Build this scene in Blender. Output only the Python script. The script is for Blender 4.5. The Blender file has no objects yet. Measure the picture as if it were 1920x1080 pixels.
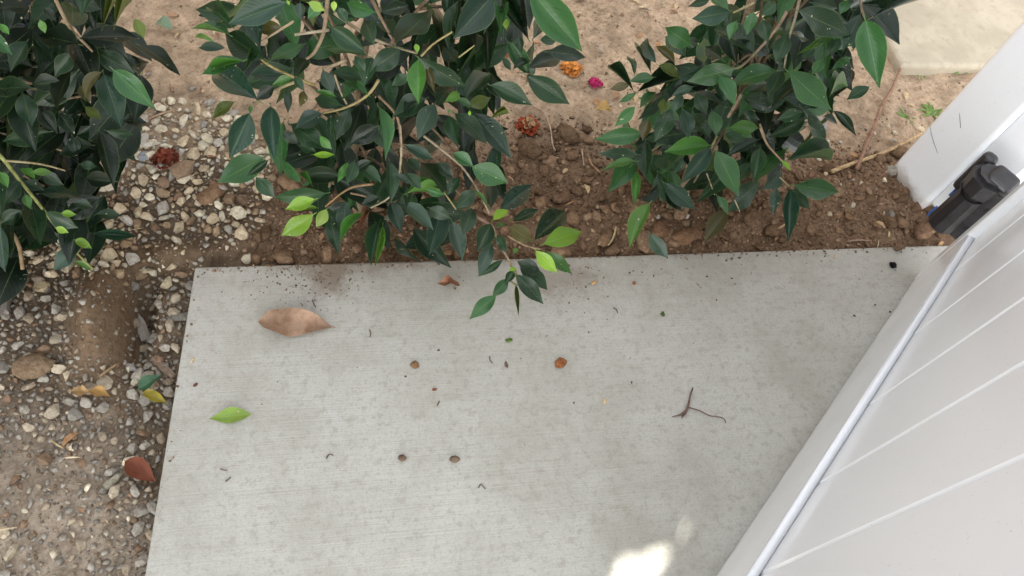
import bpy, bmesh, math, random
import numpy as np
from mathutils import Vector, Matrix

random.seed(7); RNG = np.random.default_rng(7)
scene = bpy.context.scene
COL = scene.collection

# ------------------------------------------------------------------ camera
CAM_H = 1.4; FOC = 1550.0
ROT = Matrix(((0.9810100807735319, 0.0354776513259418, -0.19068444529406012),
              (-0.12249460602460974, 0.8755767379803407, -0.46729053853312896),
              (0.15038049380017396, 0.4817745449524092, 0.8632954273713691)))
cam_d = bpy.data.cameras.new('camera'); cam = bpy.data.objects.new('camera', cam_d); COL.objects.link(cam)
cam.matrix_world = Matrix.Translation((0, 0, CAM_H)) @ ROT.to_4x4()
cam_d.sensor_width = 36.0; cam_d.lens = 36.0 * FOC / 1920.0
cam_d.clip_start = 0.02; cam_d.clip_end = 300.0
scene.camera = cam

# ------------------------------------------------------------------ sky, sun, exposure
SUN_DIR = Vector((-0.42, -0.62, 0.66)).normalized()          # towards the sun
world = bpy.data.worlds.new('World'); scene.world = world; world.use_nodes = True
wn = world.node_tree.nodes; wl = world.node_tree.links; wn.clear()
sky = wn.new('ShaderNodeTexSky'); sky.sky_type = 'NISHITA'; sky.sun_disc = False
sky.sun_elevation = math.asin(SUN_DIR.z); sky.sun_rotation = math.atan2(SUN_DIR.x, SUN_DIR.y)
sky.air_density = 1.0; sky.dust_density = 1.5; sky.ozone_density = 1.0
hsv = wn.new('ShaderNodeHueSaturation'); hsv.inputs['Saturation'].default_value = 0.14
bg = wn.new('ShaderNodeBackground'); bg.inputs['Strength'].default_value = 0.15
wo = wn.new('ShaderNodeOutputWorld')
wl.new(sky.outputs[0], hsv.inputs['Color']); wl.new(hsv.outputs[0], bg.inputs['Color']); wl.new(bg.outputs[0], wo.inputs['Surface'])
sun_d = bpy.data.lights.new('sun', 'SUN'); sun_d.energy = 5.0; sun_d.angle = math.radians(0.4); sun_d.color = (1.0, 0.96, 0.9)
sun = bpy.data.objects.new('sun', sun_d); COL.objects.link(sun)
sun.rotation_euler = (-SUN_DIR).to_track_quat('-Z', 'Y').to_euler(); sun.location = SUN_DIR * 20
vs = scene.view_settings; scene.display_settings.display_device = 'sRGB'
vs.view_transform = 'Standard'; vs.look = 'None'; vs.gamma = 1.0; vs.use_curve_mapping = False
vs.exposure = 2.25

# ------------------------------------------------------------------ helpers
CP = Vector((0, 0, CAM_H))
def ray(px, py):
    return (ROT @ Vector((px - 960.0, -(py - 540.0), -FOC))).normalized()
def gp(px, py, z=0.0):
    d = ray(px, py); return CP + d * ((z - CAM_H) / d.z)
RT = np.array(ROT)
def to_px(P):
    q = (np.atleast_2d(P) - np.array([0, 0, CAM_H])) @ RT
    return np.stack([960 + FOC * q[:, 0] / -q[:, 2], 540 - FOC * q[:, 1] / -q[:, 2]], 1)
def lin(r, g, b):
    f = lambda c: (c / 255) / 12.92 if c < 10.3 else ((c / 255 + 0.055) / 1.055) ** 2.4
    return (f(r), f(g), f(b))

_T = RNG.random((256, 256))
def vnoise(x, y):
    xi = np.floor(x).astype(int); yi = np.floor(y).astype(int); fx = x - xi; fy = y - yi
    fx = fx * fx * (3 - 2 * fx); fy = fy * fy * (3 - 2 * fy)
    a = _T[xi & 255, yi & 255]; b = _T[(xi + 1) & 255, yi & 255]; c = _T[xi & 255, (yi + 1) & 255]; d = _T[(xi + 1) & 255, (yi + 1) & 255]
    return (a * (1 - fx) + b * fx) * (1 - fy) + (c * (1 - fx) + d * fx) * fy - 0.5
def fbm(x, y, f, o=4):
    s = 0; a = 1
    for i in range(o): s = s + a * vnoise(x * f + 17.3 * i, y * f + 9.1 * i); f *= 2.03; a *= 0.5
    return s
def sstep(a, b, x):
    t = np.clip((x - a) / (b - a), 0, 1); return t * t * (3 - 2 * t)

def slab_left(y): return -0.285 + (y - 0.827) * (0.044 / 0.551)
SLAB_Y = 0.827
def slab_dist(x, y):                                # > 0 outside the slab
    return np.maximum(slab_left(y) - x, y - SLAB_Y)
def gauss(x, y, cx, cy, sx, sy, rot=0.0):
    c, s = math.cos(rot), math.sin(rot); u = (x - cx) * c + (y - cy) * s; v = -(x - cx) * s + (y - cy) * c
    return np.exp(-(u / sx) ** 2 - (v / sy) ** 2)
def height(x, y):
    x = np.asarray(x, float); y = np.asarray(y, float)
    left = 1 - sstep(-0.34, -0.10, x + (y - 0.8) * 0.10)
    base = -0.018 - 0.030 * left * (1 - sstep(0.95, 1.25, y))
    h = base + 0.022 * fbm(x, y, 4.0, 3) + 0.010 * fbm(x, y, 22.0, 3)
    h = h + 0.085 * gauss(x, y, -0.450, 0.735, 0.042, 0.11, 0.05) - 0.085 * gauss(x, y, -0.385, 0.755, 0.024, 0.095)
    h = h + 0.030 * gauss(x, y, -0.33, 0.875, 0.09, 0.025) + 0.02 * gauss(x, y, 0.62, 0.93, 0.3, 0.06)
    brown = sstep(0.80, 0.86, y) * (1 - sstep(1.0, 1.15, y)) * sstep(-0.2, 0.1, x)
    h = h + brown * 0.030 * np.abs(fbm(x, y, 18.0, 3))
    d = slab_dist(x, y)
    h = h - 0.10 * (1 - sstep(-0.012, 0.004, d))
    return h
def gph(px, py, dz=0.0):
    z = -0.02
    for _ in range(5):
        p = gp(px, py, z); z = float(height(p.x, p.y)) + dz
    return gp(px, py, z)

def setp(o, label=None, cat=None, group=None, kind=None):
    if label: o['label'] = label
    if cat: o['category'] = cat
    if group: o['group'] = group
    if kind: o['kind'] = kind
    return o
def mesh_obj(name, verts, faces, mat, parent=None, smooth=False, uv=None):
    me = bpy.data.meshes.new(name); me.from_pydata([tuple(v) for v in verts], [], faces)
    if smooth: me.polygons.foreach_set('use_smooth', [True] * len(me.polygons))
    if uv is not None:
        l = me.uv_layers.new(name='UVMap')
        idx = np.empty(len(me.loops), int); me.loops.foreach_get('vertex_index', idx)
        l.data.foreach_set('uv', np.asarray(uv, float)[idx].ravel())
    if mat: me.materials.append(mat)
    me.update(); o = bpy.data.objects.new(name, me); COL.objects.link(o)
    if parent: o.parent = parent
    return o
def empty(name, loc, label, cat, group=None):
    o = bpy.data.objects.new(name, None); o.location = loc; o.empty_display_size = 0.05; COL.objects.link(o)
    return setp(o, label, cat, group)
def keep(o, parent):                               # parent without moving (parents are unrotated empties or meshes)
    o.parent = parent; o.matrix_parent_inverse = Matrix.Translation(parent.location).inverted() if parent.rotation_euler[:] == (0, 0, 0) else parent.matrix_basis.inverted()
    return o
def bm_obj(name, bm, mat, parent=None, smooth=False):
    me = bpy.data.meshes.new(name); bm.to_mesh(me); bm.free()
    if smooth: me.polygons.foreach_set('use_smooth', [True] * len(me.polygons))
    me.materials.append(mat); o = bpy.data.objects.new(name, me); COL.objects.link(o)
    if smooth:
        wn_ = o.modifiers.new('weighted_normal', 'WEIGHTED_NORMAL'); wn_.mode = 'FACE_AREA'; wn_.weight = 100; wn_.keep_sharp = False
    if parent: keep(o, parent)
    return o
def box_bm(M, lo, hi, bev=0.003, seg=2):
    bm = bmesh.new(); bmesh.ops.create_cube(bm, size=1.0)
    for v in bm.verts:
        v.co = Vector([lo[i] + (v.co[i] + 0.5) * (hi[i] - lo[i]) for i in range(3)])
    if bev: bmesh.ops.bevel(bm, geom=bm.edges[:], offset=bev, segments=seg, profile=0.5, affect='EDGES')
    bmesh.ops.transform(bm, matrix=M, verts=bm.verts)
    return bm
def tube(name, pts, radii, mat, parent=None, sides=7):
    V = []; Fc = []; pts = [Vector(p) for p in pts]; n = len(pts)
    for i, p in enumerate(pts):
        t = (pts[min(i + 1, n - 1)] - pts[max(i - 1, 0)]).normalized()
        a = t.cross(Vector((0.31, 0.2, 0.93))); a.normalize(); b = t.cross(a)
        for k in range(sides):
            th = 2 * math.pi * k / sides; V.append(p + (a * math.cos(th) + b * math.sin(th)) * radii[i])
    for i in range(n - 1):
        for k in range(sides):
            k2 = (k + 1) % sides; Fc.append((i * sides + k, i * sides + k2, (i + 1) * sides + k2, (i + 1) * sides + k))
    Fc.append(tuple(range(sides))[::-1]); Fc.append(tuple((n - 1) * sides + k for k in range(sides)))
    o = mesh_obj(name, V, Fc, mat, None, True)
    if parent: keep(o, parent)
    return o
def spline(pts, n=5):
    P = [Vector(p) for p in pts]; out = []
    for i in range(len(P) - 1):
        p0, p1, p2, p3 = P[max(i - 1, 0)], P[i], P[i + 1], P[min(i + 2, len(P) - 1)]
        for k in range(n):
            t = k / n
            out.append(0.5 * ((2 * p1) + (p2 - p0) * t + (2 * p0 - 5 * p1 + 4 * p2 - p3) * t * t + (3 * p1 - p0 - 3 * p2 + p3) * t ** 3))
    return out + [P[-1]]

# ------------------------------------------------------------------ materials
class NT:
    def __init__(s, name):
        s.m = bpy.data.materials.new(name); s.m.use_nodes = True; s.t = s.m.node_tree; s.n = s.t.nodes; s.n.clear()
        s.out = s.n.new('ShaderNodeOutputMaterial')
    def add(s, typ, **kw):
        n = s.n.new(typ)
        for k, v in kw.items():
            if k.startswith('i_'):
                key = k[2:]; key = int(key) if key.isdigit() else key.replace('_', ' ')
                n.inputs[key].default_value = v
            else: setattr(n, k, v)
        return n
    def link(s, a, b): s.t.links.new(a, b)
    def math(s, op, a, b=None, c=None, clamp=False):
        n = s.n.new('ShaderNodeMath'); n.operation = op; n.use_clamp = clamp
        for i, v in enumerate((a, b, c)):
            if v is None: continue
            if isinstance(v, (int, float)): n.inputs[i].default_value = v
            else: s.link(v, n.inputs[i])
        return n.outputs[0]
    def mix(s, fac, a, b, mode='MIX'):
        n = s.n.new('ShaderNodeMix'); n.data_type = 'RGBA'; n.blend_type = mode
        for sock, v in ((n.inputs[0], fac), (n.inputs[6], a), (n.inputs[7], b)):
            if isinstance(v, (int, float)): sock.default_value = v
            elif isinstance(v, tuple): sock.default_value = v if len(v) == 4 else (*v, 1)
            else: s.link(v, sock)
        return n.outputs[2]
    def noise(s, scale, detail=4, vec=None, rough=0.55, out=0):
        n = s.add('ShaderNodeTexNoise', i_Scale=scale, i_Detail=detail, i_Roughness=rough)
        if vec: s.link(vec, n.inputs['Vector'])
        return n.outputs[out]
    def ramp(s, v, a, b, lo=0.0, hi=1.0):
        n = s.add('ShaderNodeMapRange', interpolation_type='SMOOTHSTEP'); s.link(v, n.inputs[0])
        n.inputs[1].default_value = a; n.inputs[2].default_value = b; n.inputs[3].default_value = lo; n.inputs[4].default_value = hi
        return n.outputs[0]
    def bump(s, h, strength, dist):
        n = s.add('ShaderNodeBump', i_Strength=strength, i_Distance=dist); s.link(h, n.inputs['Height']); return n.outputs[0]
    def bsdf(s, col, rough=0.6, spec=0.5, normal=None):
        p = s.add('ShaderNodeBsdfPrincipled')
        if isinstance(col, tuple): p.inputs['Base Color'].default_value = (*col, 1)
        else: s.link(col, p.inputs['Base Color'])
        if isinstance(rough, (int, float)): p.inputs['Roughness'].default_value = rough
        else: s.link(rough, p.inputs['Roughness'])
        p.inputs['Specular IOR Level'].default_value = spec
        if normal: s.link(normal, p.inputs['Normal'])
        s.p = p; return p
    def done(s, sh=None):
        s.link((sh or s.p).outputs[0], s.out.inputs[0]); return s.m
    def coord(s, w='Object'):
        return s.add('ShaderNodeTexCoord').outputs[w]
    def pos(s): return s.add('ShaderNodeNewGeometry').outputs['Position']

def mat_soil():
    t = NT('soil'); a = t.add('ShaderNodeAttribute', attribute_name='Col').outputs['Color']; p = t.pos()
    n1 = t.noise(95, 6, p, 0.72); n2 = t.noise(330, 4, p, 0.65); n3 = t.noise(14, 3, p)
    c = t.mix(t.ramp(n1, 0.35, 0.7), a, t.mix(1.0, a, (0.62, 0.56, 0.52), 'MULTIPLY'))
    c = t.mix(t.ramp(n2, 0.55, 0.75, 0, 0.55), c, t.mix(1.0, c, (1.5, 1.5, 1.5), 'MULTIPLY'))
    c = t.mix(t.ramp(n2, 0.42, 0.28, 0, 0.6), c, t.mix(1.0, c, (0.45, 0.42, 0.42), 'MULTIPLY'))
    c = t.mix(t.ramp(n3, 0.4, 0.7, 0, 0.35), c, t.mix(1.0, c, (0.75, 0.7, 0.68), 'MULTIPLY'))
    h = t.math('ADD', t.math('MULTIPLY', n1, 1.0), t.math('MULTIPLY', n2, 0.45))
    t.bsdf(c, 0.95, 0.15, t.bump(h, 1.0, 0.0045)); return t.done()
def mat_stone(name, joined):
    t = NT(name); p = t.coord('Object') if not joined else t.pos()
    if joined: a = t.add('ShaderNodeAttribute', attribute_name='Col').outputs['Color']
    else: a = t.add('ShaderNodeObjectInfo').outputs['Color']
    sc = 1.0 if joined else 0.012
    q = t.pos()
    n1 = t.noise(130, 5, q, 0.65); n2 = t.noise(420, 3, q)
    c = t.mix(t.ramp(n1, 0.42, 0.68, 0, 0.75), a, t.mix(1.0, a, (0.62, 0.53, 0.43), 'MULTIPLY'))
    c = t.mix(t.ramp(n2, 0.55, 0.72, 0, 0.35), c, t.mix(1.0, c, (1.35, 1.33, 1.3), 'MULTIPLY'))
    t.bsdf(c, 0.85, 0.25, t.bump(t.math('ADD', n1, t.math('MULTIPLY', n2, 0.4)), 0.7, 0.003)); return t.done()
def mat_clod():
    t = NT('soil_clod'); a = t.add('ShaderNodeObjectInfo').outputs['Color']; q = t.pos()
    n1 = t.noise(110, 6, q, 0.7); n2 = t.noise(380, 3, q)
    c = t.mix(t.ramp(n1, 0.35, 0.7), a, t.mix(1.0, a, (0.55, 0.5, 0.46), 'MULTIPLY'))
    c = t.mix(t.ramp(n2, 0.56, 0.74, 0, 0.4), c, t.mix(1.0, c, (1.6, 1.5, 1.4), 'MULTIPLY'))
    t.bsdf(c, 0.95, 0.12, t.bump(t.math('ADD', n1, t.math('MULTIPLY', n2, 0.5)), 1.0, 0.006)); return t.done()
def mat_concrete():
    t = NT('broom_concrete'); p = t.pos()
    mp = t.add('ShaderNodeMapping'); t.link(p, mp.inputs[0]); mp.inputs['Scale'].default_value = (5.0, 330.0, 1.0); mp.inputs['Rotation'].default_value = (0, 0, 0.004)
    broom = t.noise(1.0, 3, mp.outputs[0], 0.6)
    mp2 = t.add('ShaderNodeMapping'); t.link(p, mp2.inputs[0]); mp2.inputs['Scale'].default_value = (1.2, 40.0, 1.0)
    broad = t.noise(1.0, 2, mp2.outputs[0])
    blot = t.noise(62, 4, p, 0.7); big = t.noise(3.2, 3, p); fine = t.noise(500, 2, p); med = t.noise(14, 4, p, 0.6)
    c = t.mix(t.ramp(t.math('ADD', t.math('MULTIPLY', big, 0.6), t.math('MULTIPLY', t.noise(9, 4, p, 0.65), 0.4)), 0.38, 0.62), (0.36, 0.35, 0.305), (0.44, 0.433, 0.395))
    c = t.mix(t.ramp(med, 0.42, 0.68, 0, 0.4), c, (0.455, 0.45, 0.42))
    c = t.mix(t.ramp(blot, 0.50, 0.66, 0, 0.5), c, (0.285, 0.265, 0.215)); c = t.mix(t.ramp(t.noise(190, 3, p, 0.75), 0.5, 0.66, 0, 0.5), c, (0.29, 0.275, 0.23))
    c = t.mix(t.ramp(blot, 0.42, 0.3, 0, 0.35), c, (0.475, 0.47, 0.44))
    c = t.mix(t.ramp(broom, 0.48, 0.7, 0, 0.14), c, (0.27, 0.255, 0.215))
    c = t.mix(t.ramp(broad, 0.5, 0.66, 0, 0.12), c, (0.29, 0.28, 0.25))
    c = t.mix(t.ramp(fine, 0.58, 0.7, 0, 0.4), c, (0.19, 0.18, 0.155))
    # soil stain washed over the far edge and a brownish tint along it
    sx = t.add('ShaderNodeSeparateXYZ'); t.link(p, sx.inputs[0]); X, Y = sx.outputs[0], sx.outputs[1]
    def blob(cx, cy, rx, ry):
        u = t.math('DIVIDE', t.math('SUBTRACT', X, cx), rx); v = t.math('DIVIDE', t.math('SUBTRACT', Y, cy), ry)
        return t.math('SQRT', t.math('ADD', t.math('MULTIPLY', u, u), t.math('MULTIPLY', v, v)))
    wob = t.noise(22, 5, p, 0.7)
    def stain(cx, cy, rx, ry, k): return t.ramp(t.math('ADD', blob(cx, cy, rx, ry), t.math('MULTIPLY', t.math('SUBTRACT', wob, 0.5), 2.4)), 1.15, 0.2, 0, k)
    for args in ((-0.045, 0.80, 0.05, 0.055, 0.75), (0.0, 0.83, 0.18, 0.04, 0.5), (0.42, 0.775, 0.10, 0.05, 0.45), (0.3, 0.84, 0.5, 0.03, 0.35)):
        c = t.mix(stain(*args), c, (0.17, 0.12, 0.08))
    c = t.mix(t.ramp(Y, 0.66, 0.83, 0, 0.22), c, (0.28, 0.25, 0.21))
    h = t.math('ADD', t.math('MULTIPLY', broom, 1.0), t.math('ADD', t.math('MULTIPLY', fine, 0.35), t.math('MULTIPLY', blot, 0.2)))
    t.bsdf(c, 0.85, 0.3, t.bump(h, 0.4, 0.0014)); return t.done()
def mat_paver():
    t = NT('cream_concrete'); p = t.pos(); a = t.noise(45, 5, p, 0.65); b = t.noise(8, 3, p); f = t.noise(400, 2, p)
    c = t.mix(t.ramp(b, 0.35, 0.7), (0.37, 0.325, 0.245), (0.46, 0.405, 0.31)); c = t.mix(t.ramp(a, 0.5, 0.72, 0, 0.5), c, (0.30, 0.245, 0.175))
    c = t.mix(t.ramp(f, 0.6, 0.75, 0, 0.3), c, (0.3, 0.25, 0.2))
    t.bsdf(c, 0.9, 0.2, t.bump(t.math('ADD', a, f), 0.5, 0.002)); return t.done()
def mat_vinyl():
    t = NT('white_vinyl'); p = t.pos(); n = t.noise(7, 4, p, 0.6); f = t.noise(220, 2, p)
    c = t.mix(t.ramp(n, 0.4, 0.75, 0, 0.35), (0.875, 0.90, 0.93), (0.815, 0.83, 0.85)); c = t.mix(t.ramp(f, 0.68, 0.76, 0, 0.45), c, (0.42, 0.4, 0.38))
    sx = t.add('ShaderNodeSeparateXYZ'); t.link(p, sx.inputs[0])
    d = t.math('ADD', sx.outputs[2], t.math('MULTIPLY', t.math('SUBTRACT', t.noise(25, 4, p, 0.7), 0.5), 0.06))
    c = t.mix(t.ramp(d, 0.035, 0.0, 0, 0.6), c, (0.40, 0.33, 0.26))
    t.bsdf(c, t.ramp(n, 0.3, 0.7, 0.16, 0.26), 0.5); return t.done()
def mat_simple(name, col, rough=0.6, spec=0.4, var=0.35, scale=120, bump=0.0):
    t = NT(name); p = t.pos(); n = t.noise(scale, 4, p, 0.65)
    c = t.mix(t.ramp(n, 0.35, 0.7, 0, 1), col, tuple(x * (1 - var) for x in col))
    t.bsdf(c, rough, spec, t.bump(n, 0.8, bump) if bump else None); return t.done()
def mat_leaf():
    t = NT('leaf'); oi = t.add('ShaderNodeObjectInfo'); uvn = t.add('ShaderNodeUVMap', uv_map='UVMap')
    sp = t.add('ShaderNodeSeparateXYZ'); t.link(uvn.outputs[0], sp.inputs[0]); u, v = sp.outputs[0], sp.outputs[1]
    au = t.math('ABSOLUTE', t.math('SUBTRACT', u, 0.5)); p = t.pos()
    base = oi.outputs['Color']; rnd = oi.outputs['Random']
    n = t.noise(38, 3, p)
    c = t.mix(t.ramp(n, 0.35, 0.7, 0, 0.5), base, t.mix(1.0, base, (1.35, 1.2, 0.9), 'MULTIPLY'))
    w = t.math('SINE', t.math('MULTIPLY', t.math('SUBTRACT', v, t.math('MULTIPLY', au, 0.55)), 70.0))
    c = t.mix(t.ramp(w, 0.75, 1.0, 0, 0.22), c, t.mix(1.0, base, (1.9, 1.7, 1.5), 'MULTIPLY'))
    lightc = t.mix(0.55, t.mix(1.0, base, (3.0, 2.6, 2.0), 'MULTIPLY'), (0.13, 0.18, 0.06))
    c = t.mix(t.ramp(au, 0.016, 0.006, 0, 0.8), c, lightc)
    c = t.mix(t.ramp(au, 0.468, 0.49, 0, 0.6), c, lightc)
    sn = t.noise(170, 1, p); c = t.mix(t.math('MULTIPLY', t.ramp(sn, 0.73, 0.765), t.ramp(t.noise(14, 1, p), 0.5, 0.62)), c, (0.42, 0.42, 0.3))
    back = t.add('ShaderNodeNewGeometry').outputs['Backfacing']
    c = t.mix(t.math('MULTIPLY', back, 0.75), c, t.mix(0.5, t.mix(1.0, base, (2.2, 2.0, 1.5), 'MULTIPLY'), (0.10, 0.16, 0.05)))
    t.bsdf(c, t.math('ADD', t.ramp(n, 0.3, 0.7, 0.22, 0.34), t.math('MULTIPLY', rnd, 0.12)), 0.34, t.bump(w, 0.08, 0.001))
    tr = t.add('ShaderNodeBsdfTranslucent'); t.link(t.mix(1.0, c, (1.5, 1.6, 0.5), 'MULTIPLY'), tr.inputs[0])
    mx = t.add('ShaderNodeMixShader'); mx.inputs[0].default_value = 0.12; t.link(t.p.outputs[0], mx.inputs[1]); t.link(tr.outputs[0], mx.inputs[2])
    return t.done(mx)
def mat_obj(name, rough=0.8, spec=0.25, dark=(0.55, 0.5, 0.45), scale=90, bump=0.003):
    t = NT(name); a = t.add('ShaderNodeObjectInfo').outputs['Color']; p = t.pos(); n = t.noise(scale, 5, p, 0.65)
    c = t.mix(t.ramp(n, 0.38, 0.7, 0, 0.9), a, t.mix(1.0, a, dark, 'MULTIPLY'))
    t.bsdf(c, rough, spec, t.bump(n, 0.7, bump)); return t.done()

M_SOIL = mat_soil(); M_STONE = mat_stone('stone', False); M_GRAVEL = mat_stone('gravel', True); M_CLOD = mat_clod()
M_CONC = mat_concrete(); M_PAVER = mat_paver(); M_VINYL = mat_vinyl(); M_LEAF = mat_leaf()
M_BARK = mat_simple('bark', (0.30, 0.225, 0.15), 0.85, 0.2, 0.45, 160, 0.002)
M_TWIG = mat_obj('twig'); M_DRY = mat_obj('dry_leaf', 0.7, 0.3, (0.72, 0.62, 0.52), 60); M_PETAL = mat_obj('petal', 0.85, 0.15, (0.5, 0.4, 0.35), 140)
M_BLACK = mat_simple('black_plastic', (0.034, 0.032, 0.034), 0.30, 0.5, 0.55, 45)
M_BLUE = mat_simple('blue_tape', (0.045, 0.13, 0.38), 0.6, 0.3, 0.3)
M_SCUFF = mat_simple('scuff', (0.16, 0.16, 0.18), 0.8, 0.1, 0.2)

# ------------------------------------------------------------------ ground sheet
def axis(lo, hi, step, far):
    mid = list(np.arange(lo, hi, step)); out = [hi]; s = step
    while out[-1] < far: s *= 1.35; out.append(out[-1] + s)
    neg = [lo]; s = step
    while neg[-1] > -far: s *= 1.35; neg.append(neg[-1] - s)
    return np.array(neg[1:][::-1] + mid + out)
gx = axis(-1.15, 2.1, 0.0065, 60); gy = axis(0.0, 1.95, 0.0065, 60)
GX, GY = np.meshgrid(gx, gy); GZ = height(GX, GY)
nv = GX.size; W_ = len(gx); H_ = len(gy)
me = bpy.data.meshes.new('ground')
co = np.stack([GX, GY, GZ], 2).reshape(-1, 3)
ii = np.arange(nv).reshape(H_, W_); quads = np.stack([ii[:-1, :-1], ii[:-1, 1:], ii[1:, 1:], ii[1:, :-1]], 2).reshape(-1, 4)
me.vertices.add(nv); me.vertices.foreach_set('co', co.ravel())
me.loops.add(quads.size); me.loops.foreach_set('vertex_index', quads.ravel().astype(np.int32))
me.polygons.add(len(quads)); me.polygons.foreach_set('loop_start', np.arange(0, quads.size, 4, dtype=np.int32))
me.update(calc_edges=True); me.polygons.foreach_set('use_smooth', [True] * len(quads))
def soil_color(x, y):
    tan = np.array([0.485, 0.37, 0.255]); brown = np.array([0.26, 0.172, 0.11]); grey = np.array([0.40, 0.335, 0.26]); gravel = np.array([0.18, 0.138, 0.098])
    n = fbm(x, y, 9.0, 4) * 0.12
    wb = (1 - sstep(0.96, 1.13, y + n)) * sstep(0.6, 0.8, y)
    wb = np.clip(wb + 0.95 * gauss(x, y, 0.42, 1.08, 0.16, 0.10) + 0.5 * gauss(x, y, 1.1, 1.05, 0.25, 0.10) + 0.5 * gauss(x, y, -0.02, 1.12, 0.18, 0.12), 0, 1)
    wl_ = 1 - sstep(-0.32, -0.05, x + n)
    wg = wl_ * (1 - sstep(0.35, 0.62, y + n * 1.5 + (x + 0.5) * 0.6))
    wgrav = wl_ * (1 - sstep(1.05, 1.18, y + n))
    c = tan[None] * (1 + 0.35 * fbm(x, y, 6.0, 3) + 0.45 * fbm(x, y, 40.0, 3))[:, None]
    c = c * (1 - wb[:, None]) + brown * wb[:, None]
    c = c * (1 - wgrav[:, None]) + gravel * wgrav[:, None]
    c = c * (1 - wg[:, None]) + grey * wg[:, None]
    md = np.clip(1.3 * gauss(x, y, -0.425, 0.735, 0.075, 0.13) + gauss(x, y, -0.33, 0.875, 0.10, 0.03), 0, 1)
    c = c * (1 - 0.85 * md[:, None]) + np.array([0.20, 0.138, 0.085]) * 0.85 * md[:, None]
    return np.clip(c, 0.02, 0.8)
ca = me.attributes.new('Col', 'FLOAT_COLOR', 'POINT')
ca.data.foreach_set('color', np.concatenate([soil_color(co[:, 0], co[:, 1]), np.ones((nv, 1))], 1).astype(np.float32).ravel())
me.materials.append(M_SOIL)
ground = bpy.data.objects.new('ground', me); COL.objects.link(ground); setp(ground, kind='structure')

# ------------------------------------------------------------------ concrete slab and stepping slab
def prism(name, poly, z0, z1, mat, bev):
    bm = bmesh.new(); b = [bm.verts.new((x, y, z0)) for x, y in poly]; f = bm.faces.new(b)
    r = bmesh.ops.extrude_face_region(bm, geom=[f]); vs_ = [g for g in r['geom'] if isinstance(g, bmesh.types.BMVert)]
    for v in vs_: v.co.z = z1
    bmesh.ops.recalc_face_normals(bm, faces=bm.faces)
    ed = [e for e in bm.edges if all(abs(v.co.z - z1) < 1e-6 for v in e.verts)]
    bmesh.ops.bevel(bm, geom=ed, offset=bev, segments=3, profile=0.5, affect='EDGES')
    return bm_obj(name, bm, mat)
slab = prism('concrete_slab', [(slab_left(-3.0), -3.0), (3.0, -3.0), (3.0, 0.829), (1.24, 0.8275), (0.5, 0.825), (-0.285, SLAB_Y)], -0.11, 0.0, M_CONC, 0.005)
setp(slab, kind='structure')
a, b, c_ = gp(1690, 125, 0.0), gp(1990, 127, 0.0), gp(1640, 22, 0.0)
dv = (c_ - a); du = (b - a)
pav = prism('paving_slab', [(a.x, a.y), (a.x + du.x * 4, a.y + du.y * 4), (a.x + du.x * 4 + dv.x * 7, a.y + du.y * 4 + dv.y * 7), (a.x + dv.x * 7, a.y + dv.y * 7)], -0.08, 0.004, M_PAVER, 0.012)
setp(pav, kind='structure')

# ------------------------------------------------------------------ gate, post, hinge
G0 = Vector((1.205, 0.758, 0)); G2 = Vector((0.589, 0.186, 0)); gd = (G2 - G0).normalized(); gn = Vector((gd.y, -gd.x, 0))
if gn.dot(CP - G0) < 0: gn = -gn
MG = Matrix(((gd.x, -gn.x, 0, G0.x), (gd.y, -gn.y, 0, G0.y), (0, 0, 1, 0), (0, 0, 0, 1)))   # x along the gate, y into it, z up
def gate_local(px, py, yv):                        # point of a pixel's ray on the plane y = yv of the gate
    d = ray(px, py); MI = MG.inverted(); o = MI @ CP; e = MI.to_3x3() @ d; return o + e * ((yv - o.y) / e.y)
gate = empty('vinyl_gate', G0, 'white vinyl gate standing open over the concrete slab', 'gate')
RB, RTp, LED = 0.010, 0.196, 0.016; GW = 1.10; GH = 1.78; ST = 0.034
def rail_bm(prof, x0, x1):
    bm = bmesh.new(); f = bm.faces.new([bm.verts.new((x0, y, z)) for y, z in prof]); r = bmesh.ops.extrude_face_region(bm, geom=[f])
    for v in [g for g in r['geom'] if isinstance(g, bmesh.types.BMVert)]: v.co.x = x1
    bmesh.ops.recalc_face_normals(bm, faces=bm.faces)
    bmesh.ops.bevel(bm, geom=[e for e in bm.edges if abs(e.verts[0].co.x - e.verts[1].co.x) > 0.1 and min(e.verts[0].co.y, abs(e.verts[0].co.y - 0.05)) < 1e-5], offset=0.003, segments=3, affect='EDGES')
    bmesh.ops.transform(bm, matrix=MG, verts=bm.verts); return bm
LG = LED - 0.0016; LB = LED + 0.0235
bm_obj('bottom_rail', rail_bm([(0, RB), (0.05, RB), (0.05, RTp), (LB, RTp), (LB, RTp - 0.02), (LG, RTp - 0.02), (LG, RTp), (0, RTp)], ST, GW - ST), M_VINYL, gate, True)
bm_obj('top_rail', box_bm(MG, (ST, 0.0, GH - 0.16), (GW - ST, 0.05, GH), 0.004), M_VINYL, gate, True)
for x0 in (0.0, GW - ST):
    bm_obj('stile', box_bm(MG, (x0, -0.001, RB - 0.002), (x0 + ST - 0.0005, 0.051, GH + 0.001), 0.005, 3), M_VINYL, gate, True)
PW = 0.1825; x = 0.137 - PW; k = 0
while x < GW - ST - 0.001:
    x0, x1 = max(x, ST + 0.001), min(x + PW, GW - ST - 0.001)
    if x1 - x0 > 0.01:
        bm = box_bm(MG, (x0, LED, RTp - 0.018), (x1 - 0.0006, LED + 0.022, GH - 0.15), 0.0050, 1)
        bm_obj('plank', bm, M_VINYL, gate)
    x += PW
post = empty('fence_post', gp(1737, 382, 0.02), 'square white vinyl fence post beside the black hinge', 'post')
Q = gp(1737, 382, 0.02); P1 = gp(1690, 312, 0.02); u = (P1 - Q); u.z = 0; u.normalize(); r_ = Vector((u.y, -u.x, 0))
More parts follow.
